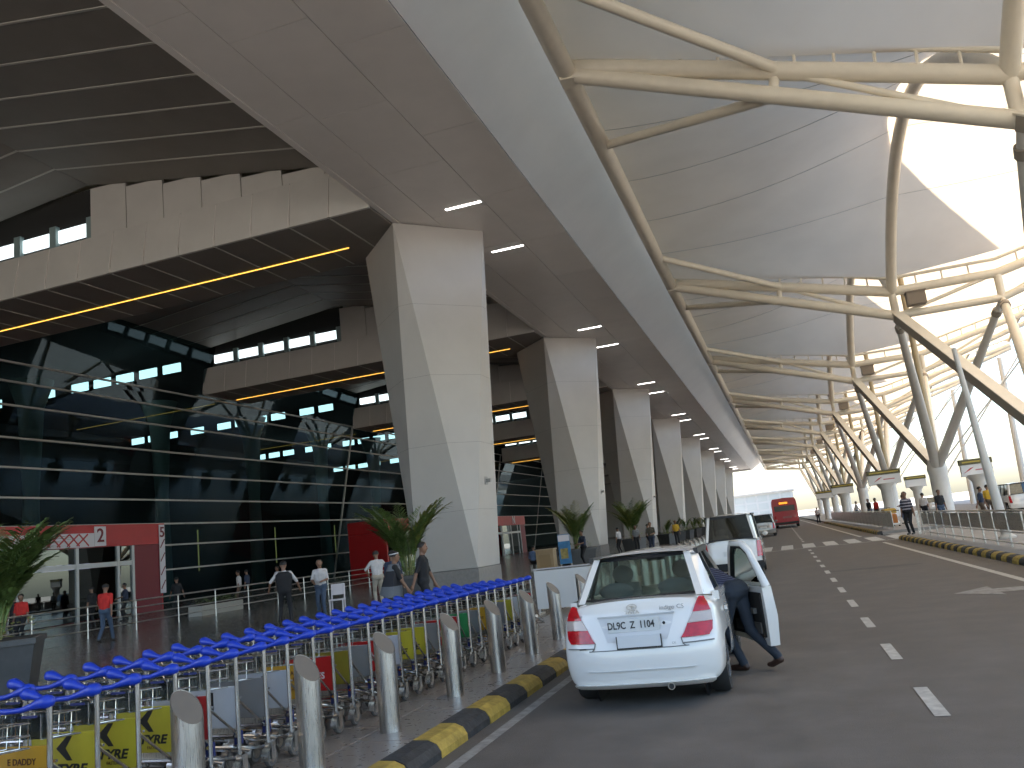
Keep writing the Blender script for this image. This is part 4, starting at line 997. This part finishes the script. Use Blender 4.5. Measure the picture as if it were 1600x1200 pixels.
def body_mesh(pose):
    if pose in _BODY: return _BODY[pose]
    q = POSES[pose]; hip = Vector((0,0,q.get('hip',.92))); ln = rad(q.get('lean', 2)); up = Vector((0, sin(ln), cos(ln))); fw = Vector((0, cos(ln), -sin(ln))); X = Vector((1,0,0))
    chest = hip + up*.36; neck = hip + up*.53; head = neck + up*.175 + fw*.03
    B = []   # p0,p1,r0,r1,tag   0 shirt 1 trousers 2 skin 3 shoes
    B += [(hip-X*.08, hip+X*.08, .125,.125,1), (hip+up*.1-X*.06, chest-X*.08,.115,.125,0), (hip+up*.1+X*.06, chest+X*.08,.115,.125,0), (hip+up*.08, chest+up*.05, .125,.13,0),
          (chest+up*.1-X*.15, chest+up*.1+X*.15,.075,.075,0), (chest+up*.06, neck-up*.04, .12,.08,0), (neck-up*.05, neck+up*.09,.058,.055,2)]
    B += [(head-up*.03, head+up*.035-fw*.01, .083,.093,2), (head-up*.085+fw*.025, head-up*.03+fw*.01,.05,.07,2), (head+fw*.095-up*.025, head+fw*.085+up*.0,.018,.012,2)]
    for s in (-1, 1): B.append((head+X*s*.088-up*.02, head+X*s*.09+up*.015,.014,.017,2))
    hs = q.get('h', ((-.26,.04,.80),(.26,.04,.80))); eh = q.get('eh', ((-.6,-1,0),(.6,-1,0))); fs = q.get('f', ((-.1,.02,0),(.1,-.02,0)))
    for i, s in enumerate((-1, 1)):
        sh = chest + up*.11 + X*s*.175; el, wr = ik(sh, hs[i], .29, .26, eh[i])
        B += [(sh, el, .058,.046,0), (el, wr, .043,.03,2)]
        d = (wr-el).normalized(); pal = wr + d*.075; B.append((wr, pal,.03,.036,2))
        sd_ = d.cross(Vector((0,1,0))); sd_ = sd_.normalized() if sd_.length > .1 else X; nb = d.cross(sd_).normalized()
        for k_, (o_, l_) in enumerate(((-.027,.06),(-.009,.075),(.009,.07),(.027,.055))):
            a = pal + nb*o_ + d*.015; m_ = a + d*l_*.55; B += [(a, m_, .0105,.0095,2), (m_, m_ + d*l_*.45 + sd_*.012*s, .0095,.008,2)]
        B.append((wr + nb*.03 + d*.02, wr + nb*.055 + d*.075,.012,.010,2))
        hj = hip + X*s*.085 - Vector((0,0,.03)); ft = Vector(fs[i]); ank = ft + Vector((0,0,.085))
        kn, ank = ik(hj, ank, .44, .42, (0,1,.15))
        B += [(hj, kn, .095,.066,1), (kn, ank + Vector((0,0,.0)), .064,.052,1)]
        pitch = 1 if ft.z < .02 else .6
        toe = ank + Vector((0,.15*pitch,-.055 if ft.z < .02 else -.10)); B += [(ank - Vector((0,.03,.04)), toe, .042,.036,3), (toe, toe+Vector((0,.04,-.002)),.036,.03,3)]
    m = MB()
    for p0, p1, r0, r1, _ in B:
        p0 = Vector(p0); p1 = Vector(p1); d = (p1-p0); d = d.normalized() if d.length > 1e-6 else up
        pts = [p0-d*r0*.98, p0-d*r0*.8, p0-d*r0*.4, p0, p1, p1+d*r1*.4, p1+d*r1*.8, p1+d*r1*.98]; rr = [r0*.2, r0*.6, r0*.92, r0, r1, r1*.92, r1*.6, r1*.2]
        m.path(pts, rr, 12)
    me = m.mesh('body'); o = bpy.data.objects.new('body', me); COL.objects.link(o)
    md = o.modifiers.new('r', 'REMESH'); md.mode = 'VOXEL'; md.voxel_size = .015; md.use_smooth_shade = True
    sm = o.modifiers.new('s', 'SMOOTH'); sm.factor = .5; sm.iterations = 3
    dg = bpy.context.evaluated_depsgraph_get(); res = bpy.data.meshes.new_from_object(o.evaluated_get(dg)); bpy.data.objects.remove(o)
    res.materials.clear()
    for mm in (M_WHITEP, M_DARK, M_SKIN, M_BLACK): res.materials.append(mm)
    segs = [(Vector(a), Vector(b_)-Vector(a), r0, r1, t_) for a, b_, r0, r1, t_ in B]
    for p in res.polygons:
        c = p.center; best = 9; bt = 0
        for a, d, r0, r1, t_ in segs:
            L2 = d.length_squared; u = 0 if L2 < 1e-9 else max(0, min(1, (c-a).dot(d)/L2)); ds = (c-a-d*u).length - (r0+(r1-r0)*u)
            if ds < best: best = ds; bt = t_
        p.material_index = bt; p.use_smooth = True
    # hair cap in the same space
    hb = MB(); hc = head + up*.018 - fw*.012
    R_ = Matrix((X, fw, up)).transposed()
    for i in range(0, 8):
        pass
    rows = []
    for i in range(8):
        row = []
        for k_ in range(19):
            a = 2*pi*k_/18; fr = max(0, sin(a)); lim = rad(100 - 62*fr); th = lim*i/7
            v = Vector((sin(th)*cos(a)*.103, sin(th)*sin(a)*.112, cos(th)*.108)); row.append(hc + R_ @ v)
        rows.append(row)
    hb.grid(rows); hm = hb.mesh('hair', 80)
    eb = MB()
    for s in (-1, 1): eb.ball(head + fw*.083 + X*s*.033 + up*.012, (.011,.009,.008), 8, 5)
    em = eb.mesh('eyes', 60)
    mb_ = MB(); mb_.ball(head + fw*.084 - up*.062, (.024,.008,.006), 8, 5); mm_ = mb_.mesh('mouth', 60)
    _BODY[pose] = (res, hm, em, mm_, neck, head); return _BODY[pose]
def cloth(name, c): return mat('cloth_' + name, c, .85, var=.12, vscale=9)
WHITE_ = cloth('white', (.52,.49,.48)); JEANS = cloth('jeans', (.05,.075,.12)); DKBLUE = cloth('navy', (.03,.04,.07)); BLK = cloth('black', (.013,.013,.015)); BEI = cloth('beige', (.36,.32,.26)); REDC = cloth('red', (.52,.025,.02)); BRN = cloth('brown', (.10,.07,.05)); LAV = cloth('lavender', (.30,.30,.42)); YEL = cloth('yellow', (.55,.33,.03)); BLUEC = cloth('blue', (.16,.24,.42)); GREYC = cloth('grey', (.18,.19,.20)); MAROON = cloth('maroon', (.22,.03,.04)); OLIVE = cloth('olive', (.09,.08,.06))
M_SHOE = mat('shoe_black', (.015,.013,.012), .4); M_SHOEB = mat('shoe_brown', (.06,.03,.02), .45)
def stripe_mat(name, a, b, sc):
    m = bpy.data.materials.new(name); m.use_nodes = True; t = m.node_tree; bs = t.nodes['Principled BSDF']; bs.inputs['Roughness'].default_value = .85
    tc = t.nodes.new('ShaderNodeTexCoord'); w_ = t.nodes.new('ShaderNodeTexWave'); w_.bands_direction = 'Z'; w_.inputs['Scale'].default_value = sc; w_.inputs['Distortion'].default_value = .6
    r = t.nodes.new('ShaderNodeValToRGB'); r.color_ramp.interpolation = 'CONSTANT'; r.color_ramp.elements[0].color = (*a,1); r.color_ramp.elements[1].position = .62; r.color_ramp.elements[1].color = (*b,1)
    t.links.new(tc.outputs['Object'], w_.inputs[0]); t.links.new(w_.outputs[0], r.inputs[0]); t.links.new(r.outputs[0], bs.inputs[0]); return m
STRIPE = stripe_mat('striped_cloth', (.03,.03,.05), (.42,.40,.46), 2.6)
CHECK = stripe_mat('check_cloth', (.02,.022,.06), (.11,.115,.17), 16.)
def person(lab, x, y, face, pose, shirt, trousers, shoes=None, h=1.0, z=PAV, group=None):
    me, hm, em, mm_, neck, head = body_mesh(pose)
    o = obj('person', me, None, None, (x,y,z), rad(face)); o.scale = (h,h,h)
    tag(o, lab, 'person', group)
    for i, m in enumerate((shirt, trousers, M_SKIN, shoes or M_SHOE)):
        o.material_slots[i].link = 'OBJECT'; o.material_slots[i].material = m
    obj('hair', hm, M_HAIR, o); obj('eyes', em, M_HAIR, o); obj('mouth', mm_, mat('lips', (.16,.06,.05), .5), o)
    return o
# face: 0 looks along +Y (away), 180 toward the camera, 90 toward -X
person('man in red shirt and blue jeans walking on the floor before the near railing', -20.4, 20.9, 20, 'walk', REDC, JEANS)
person('person in red shirt behind the railing next to the palm', -26.6, 23.4, 200, 'stand', REDC, BLK)
v = person('man in black waistcoat over white shirt standing with arms out', -14.4, 21.5, 30, 'out', WHITE_, BLK, h=1.04)
vb = MB(); vb.lathe([(.185,.92),(.20,1.0),(.205,1.15),(.222,1.28),(.215,1.36),(.13,1.44)], n=18); vo = vb.build('waistcoat', BLK, v, 60); vo.scale = (1.08,.82,1)
person('man in white shirt and blue jeans holding papers at a small stand', -14.1, 23.0, 200, 'hold', WHITE_, JEANS)
person('man in white shirt and beige trousers, hands on hips', -13.5, 25.6, 40, 'hips', WHITE_, BEI, M_SHOEB, h=1.05)
person('man in white shirt and brown trousers behind the railing, left of a pair', -27.6, 37.2, 120, 'stand', WHITE_, BRN)
person('man in white shirt and brown trousers behind the railing, right of a pair', -26.2, 38.6, 160, 'hips', WHITE_, BRN)
wom = person('woman with dark headscarf and grey striped shawl walking past the trolleys', -8.5, 16.9, -60, 'walk2', BLK, GREYC, h=.97)
sh = MB(); P = []
for i in range(9):
    t_ = i/8; row = []
    for k_ in range(21):
        a = 2*pi*k_/20; r_ = (.13+.16*t_**.6)*(1+.07*sin(5*a+3*t_)); row.append((r_*1.12*cos(a)-.03*t_, r_*.85*sin(a)-.10*t_, 1.46-.72*t_-.10*t_*sin(a*1+.6)))
    P.append(row)
sh.grid(P); sh.build('shawl', stripe_mat('shawl_cloth', (.02,.02,.025), (.13,.14,.155), .55), wom, 80)
hbd = MB(); hbd.path([(.108*cos(a), .028+.10*sin(a), 1.685+.012*sin(a)) for a in [2*pi*i/18 for i in range(19)]], .014, 6); hbd.build('headband', mat('headband', (.5,.5,.5), .6), wom, 60)
person('man in black jacket walking beside the woman with the shawl', -8.0, 17.3, -75, 'walk', BLK, BLK, h=1.05)
person('person in dark blue behind the woman with the shawl', -10.6, 21.0, 10, 'stand', DKBLUE, GREYC)
person('man in blue shirt sitting beside a wooden display counter', -12.75, 41.0, 10, 'sit', BLUEC, BLK)
person('guard in dark uniform standing beside the planter of the second pillar', -10.4, 42.2, 140, 'hold', DKBLUE, BLK, h=1.03)
for i, (x, y, f_, s_) in enumerate(((-11.6,57.5,60,WHITE_),(-10.6,58.6,200,GREYC),(-9.7,58.2,300,WHITE_))):
    person(['man in white shirt, left of three talking behind the sedan roof','man in grey shirt, middle of three talking behind the sedan roof','man in white shirt, right of three talking behind the sedan roof'][i], x, y, f_, 'stand', s_, BLK, h=1.02)
person('man in olive jacket walking toward the camera behind the sedan roof', -8.0, 49.2, 175, 'hold', OLIVE, DKBLUE, h=1.06)
person('man in yellow shirt far along the pavement', -8.5, 64, 190, 'stand', YEL, BLK, h=1.05)
for i, (x, y, f_, s_, p_) in enumerate(((-29.5,29.5,90,BLK,'stand'),(-30.5,32.5,140,DKBLUE,'hold'),(-28.8,34.0,60,BLK,'walk'),(-29.5,40.5,100,DKBLUE,'stand'),(-30.5,26.5,80,BLK,'stand'))):
    person(f'dark clothed person, {["second from the left", "third from the left", "fourth from the left", "rightmost", "leftmost"][i]} of the five queueing at the near red portal', x, y, f_, p_, s_, BLK, h=1.0)
# right-hand side
person('man in striped shirt standing at the end of the right railing', 4.72, 40.1, 150, 'stand', STRIPE, BLK, h=1.06)
person('man walking on the road edge far ahead by the right railing', 2.55, 98, 170, 'walk', WHITE_, BLK, z=0)
RP = [(1500,LAV,0),(1517,MAROON,1),(1530,OLIVE,2),(1553,LAV,3),(1588,BEI,4),(1372,YEL,5),(1362,REDC,6),(1428,BLK,7)]
for lab, x, y, f_, p_, s_ in (
    ('man in lavender shirt behind the railing right of the tree column', bend(9.6,34), 34.0, 200, 'stand', LAV),
    ('person in maroon behind the railing beside the man in lavender', bend(10.1,34), 34.4, 130, 'hold', MAROON),
    ('person in olive bending over luggage behind the right railing', bend(10.6,33.5), 33.5, 60, 'hold', OLIVE),
    ('man in pale purple shirt with his back to the road at the right railing', bend(7.35,24), 24.3, 20, 'stand', LAV),
    ('man in cream shirt at the right edge behind the railing', bend(8.1,24), 24.4, 330, 'hips', BEI),
    ('person in yellow standing beyond the crossing on the right island', bend(7.4,62), 62, 170, 'stand', YEL),
    ('person in red on the right island beyond the crossing', bend(6.8,64), 64, 120, 'stand', REDC),
    ('man in black on the right island beside the tree column', bend(8.1,46), 48.5, 200, 'stand', BLK)):
    person(lab, x, y, f_, p_, s_, BLK if s_ is not BLK else JEANS, h=1.03)
# denser crowd between the tree columns, each one placed by hand
CROWD = [(7.2,20.5,'walk',GREYC,'in grey'),(9.2,27.0,'stand',BLUEC,'in blue'),(10.4,28.5,'hold',WHITE_,'in white'),(9.9,31.5,'stand',BRN,'in brown'),(11.2,31.0,'walk2',REDC,'in red'),(8.3,29.5,'stand',BLK,'in black'),(11.6,36.5,'stand',LAV,'in lavender'),(12.0,40.5,'hold',BEI,'in cream'),(9.0,43.5,'walk',DKBLUE,'in navy'),(8.4,55.0,'stand',WHITE_,'in white'),(7.7,57.5,'hold',MAROON,'in maroon'),(7.0,70.5,'walk',BLK,'in black'),(8.6,72.0,'stand',BLUEC,'in blue'),(6.9,80.0,'walk2',WHITE_,'in white'),(10.9,50.5,'stand',YEL,'in yellow'),(11.5,53.0,'hold',GREYC,'in grey')]
for i, (x, y, p_, s_, w_) in enumerate(CROWD):
    person(f'person {w_}, {ORD[i]} from the camera in the crowd behind the right railing', bend(x, y), y, (i*77) % 360, p_, s_, (BLK, JEANS, BRN)[i % 3] if s_ is not BLK else JEANS, h=.98+.02*(i % 4), group='crowd on the right island')
# the man leaning into the driver's door
dm = person('man in checked shirt and jeans leaning into the open driver door', -.80, 10.35, 58, 'reach', CHECK, cloth('dark_jeans', (.028,.036,.05)), M_SHOEB, h=1.0, z=0)

# ================================================================== SIGNS, STAND, FAR THINGS
def gate_sign(x, y, z, w_, lab, mark=True):
    t = thing('gate_sign', lab, 'sign', (x, y, PAV), rad(4))
    MB().lathe([(.42,0),(.42,.1),(.34,.2),(.34,z-.75),(.6,z-.35)], n=16).build('post', M_STEELG, t, 40)
    b = MB().box(-w_/2,w_/2,-.12,.12,z-.42,z+.22).build('board', mat('sign_white', (.68,.67,.66), .5), t)
    MB().box(-w_/2-.04,w_/2+.04,-.15,.15,z+.22,z+.52).build('header', mat('sign_header', (.10,.085,.03), .5), t)
    MB().box(-w_/2+.1,w_/2-.1,-.156,-.15,z+.33,z+.41).build('header_stripe', mat('sign_yellow', (.45,.34,.05), .5), t)
    if mark:
        m = MB(); m.v = [(-.72,-.127,z-.25),(-.35,-.127,z+.02),(-.12,-.127,z+.08),(-.40,-.127,z-.10)]; m.f = [(0,1,2,3)]; m.build('red_mark', M_INKR, b)
        MB().box(-.08,.62,-.127,-.121,z-.13,z-.06).build('red_lettering', mat('faded_red', (.5,.18,.18), .6), b)
    return t
gate_sign(6.05, 60, 3.0, 2.0, 'white airline sign with red mark on a round post beyond the crossing')
gate_sign(4.9, 87, 3.0, 2.0, 'second white sign on a round post up the right island', False)
gate_sign(4.1, 112, 3.0, 2.0, 'third white sign on a round post up the right island', False)
gate_sign(10.0, 52, 2.75, 1.6, 'white sign on a thick post right of the tree column')
gate_sign(10.1, 77, 2.75, 1.6, 'small white sign on a post between the tree columns', False)
# inclined white pole beside the right railing
t = thing('leaning_pole', 'slim white leaning pole rising behind the right railing', 'pole', (6.2, 29.9, PAV))
MB().path([(0,0,0),(-.15,0,2.4),(-.35,0,6.2)], [.16,.13,.07], 10).build('shaft', M_STEELG, t, 50); MB().lathe([(.26,0),(.26,.05),(.17,.12)], n=14).build('foot', M_STEELG, t, 40)
# luggage cart with orange bags at the crossing
t = thing('loaded_cart', 'luggage cart with orange and red bags at the far side of the crossing', 'cart', (5.35, 54.0, 0.0), .3)
MB().box(-.4,.4,-.5,.5,.28,.34).build('deck', M_STAIN, t)
for s in (-1, 1): MB().tube((s*.36,-.5,.3),(s*.36,-.55,1.05),.02).build('post', M_STAIN, t)
MB().tube((-.36,-.55,1.05),(.36,-.55,1.05),.025).build('handle', M_BLACK, t)
for a, b_ in ((-.32,-.4),(.32,-.4),(-.32,.4),(.32,.4)): MB().lathe([(.1,-.03),(.1,.03)], 'x', c=(a,b_,.12), n=12).build('wheel', M_RUBBER, t)
for nm, c, s_, m, lab in (('suitcase', (5.3,53.9,.34), (.36,.26,.55), mat('bag_orange', (.5,.16,.02), .6), 'orange suitcase on the luggage cart'), ('suitcase', (5.35,54.0,.905), (.34,.24,.3), mat('bag_yellow', (.5,.30,.04), .6), 'yellow bag on top of the orange suitcase')):
    o = thing(nm, lab, 'suitcase', c, .3)
    MB().cbox(-s_[0],s_[0],-s_[1],s_[1],0,s_[2],.06).build('shell', m, o); MB().path([(-.1,0,s_[2]),(-.1,0,s_[2]+.05),(.1,0,s_[2]+.05),(.1,0,s_[2])], .015, 6).build('handle', M_BLACK, o)
# wooden counter and blue poster stand by the second pillar
t = thing('display_counter', 'pale wooden counter beside the seated man', 'counter', (-12.05, 40.9, PAV))
MB().box(-.45,.45,-.3,.3,0,1.02).build('cabinet', mat('pale_wood', (.42,.30,.17), .55, var=.15, vscale=4, stretch=(6,6,1)), t); MB().box(-.5,.5,-.35,.35,1.02,1.07).build('top', mat('pale_wood_top', (.48,.36,.22), .5), t)
MB().box(-.3,.3,-.31,-.302,.2,.8).build('front_panel', mat('wood_panel', (.36,.25,.13), .55), t)
t = thing('poster_stand', 'blue and white poster stand beside the wooden counter', 'poster', (-11.0, 40.7, PAV), .25)
MB().box(-.3,.3,-.02,.02,.25,1.7).build('poster', mat('poster_blue', (.03,.16,.34), .5, var=.3, vscale=3), t); MB().box(-.28,.28,-.026,-.021,1.35,1.66).build('poster_head', M_WHITEP, t); MB().box(-.22,.15,-.026,-.021,.5,1.0).build('poster_picture', mat('poster_pic', (.25,.20,.05), .5, var=.5, vscale=6), t)
for s in (-1, 1): MB().tube((s*.27,0,0),(s*.27,0,.26),.02).build('leg', M_STAIN, t); MB().box(s*.27-.03,s*.27+.03,-.25,.25,0,.03).build('foot', M_STAIN, t)
t = thing('sitting_stool', 'low dark stool under the seated man', 'stool', (-12.75, 41.0, PAV))
MB().box(-.18,.18,-.18,.18,.35,.39).build('seat', M_BLACK, t)
for a in (-.15,.15):
    for b_ in (-.15,.15): MB().tube((a,b_,0),(a,b_,.35),.015).build('leg', M_STAIN, t)
# small white stand beside the man with papers
t = thing('plastic_chair', 'white plastic chair beside the man in white shirt and jeans', 'chair', (-14.0, 23.75, PAV), rad(200))
for a in (-.2,.2):
    MB().path([(a,-.2,0),(a,-.18,.44),(a,-.26,.9)], .025, 6).build('leg', M_WHITEP, t); MB().tube((a,.2,0),(a,.18,.44),.025).build('leg', M_WHITEP, t)
MB().box(-.23,.23,-.2,.22,.42,.46).build('seat', M_WHITEP, t); MB().box(-.22,.22,-.27,-.24,.58,.92).build('backrest', M_WHITEP, t)
# white barrier board beyond the bollards
t = thing('barrier_board', 'white barrier board on the pavement left of the white sedan', 'barrier', (-4.75, 17.6, PAV))
MB().box(-.75,.75,-.03,.03,.12,.92).build('board', mat('board_white', (.5,.49,.47), .45), t); MB().tube((-.78,0,.95),(.78,0,.95),.025).build('rail', M_STAIN, t)
for s in (-1, 1): MB().tube((s*.72,0,0),(s*.72,0,.95),.025).build('leg', M_STAIN, t); MB().box(s*.72-.03,s*.72+.03,-.3,.3,0,.04).build('foot', M_STAIN, t)
# low planter by the near railing
t = thing('low_planter', 'long pale planter with low shrubs behind the near railing', 'planter', (-24.6, 31.5, PAV))
MB().box(-.35,.35,-1.4,1.4,0,.42).build('trough', mat('trough', (.40,.38,.33), .6), t); MB().box(-.3,.3,-1.35,1.35,.40,.43).build('soil', M_SOIL, t)
lb = MB(); rnd = random.Random(4)
for i in range(260):
    c = Vector((rnd.uniform(-.3,.3), rnd.uniform(-1.35,1.35), .43+rnd.uniform(0,.28))); a = rnd.uniform(0,6.3); d = Vector((cos(a),sin(a),rnd.uniform(0,.8)))*.12; n_ = Vector((-sin(a),cos(a),0))*.03
    lb.quad(c, c+d*.5-n_, c+d, c+d*.5+n_)
lb.build('shrubs', M_LEAF, t)['kind'] = 'stuff'
# building closing the far end of the road
t = thing('far_building', 'pale glazed building at the far end of the road behind the bus', 'building', (-6, 262, 0))
MB().box(-14,7,0,14,0,7.6).build('wall', mat('far_wall', (.50,.53,.55), .5), t)
for r in range(3):
    for i in range(6): MB().box(-13.5+3.4*i, -10.7+3.4*i, -.1, .0, .6+2.35*r, 2.4+2.35*r).build('window', mat('far_glass', (.45,.50,.52), .2), t)
MB().box(-14.5,7.5,-1,15,7.6,8.0).build('roof', mat('far_roof', (.55,.55,.55), .5), t)
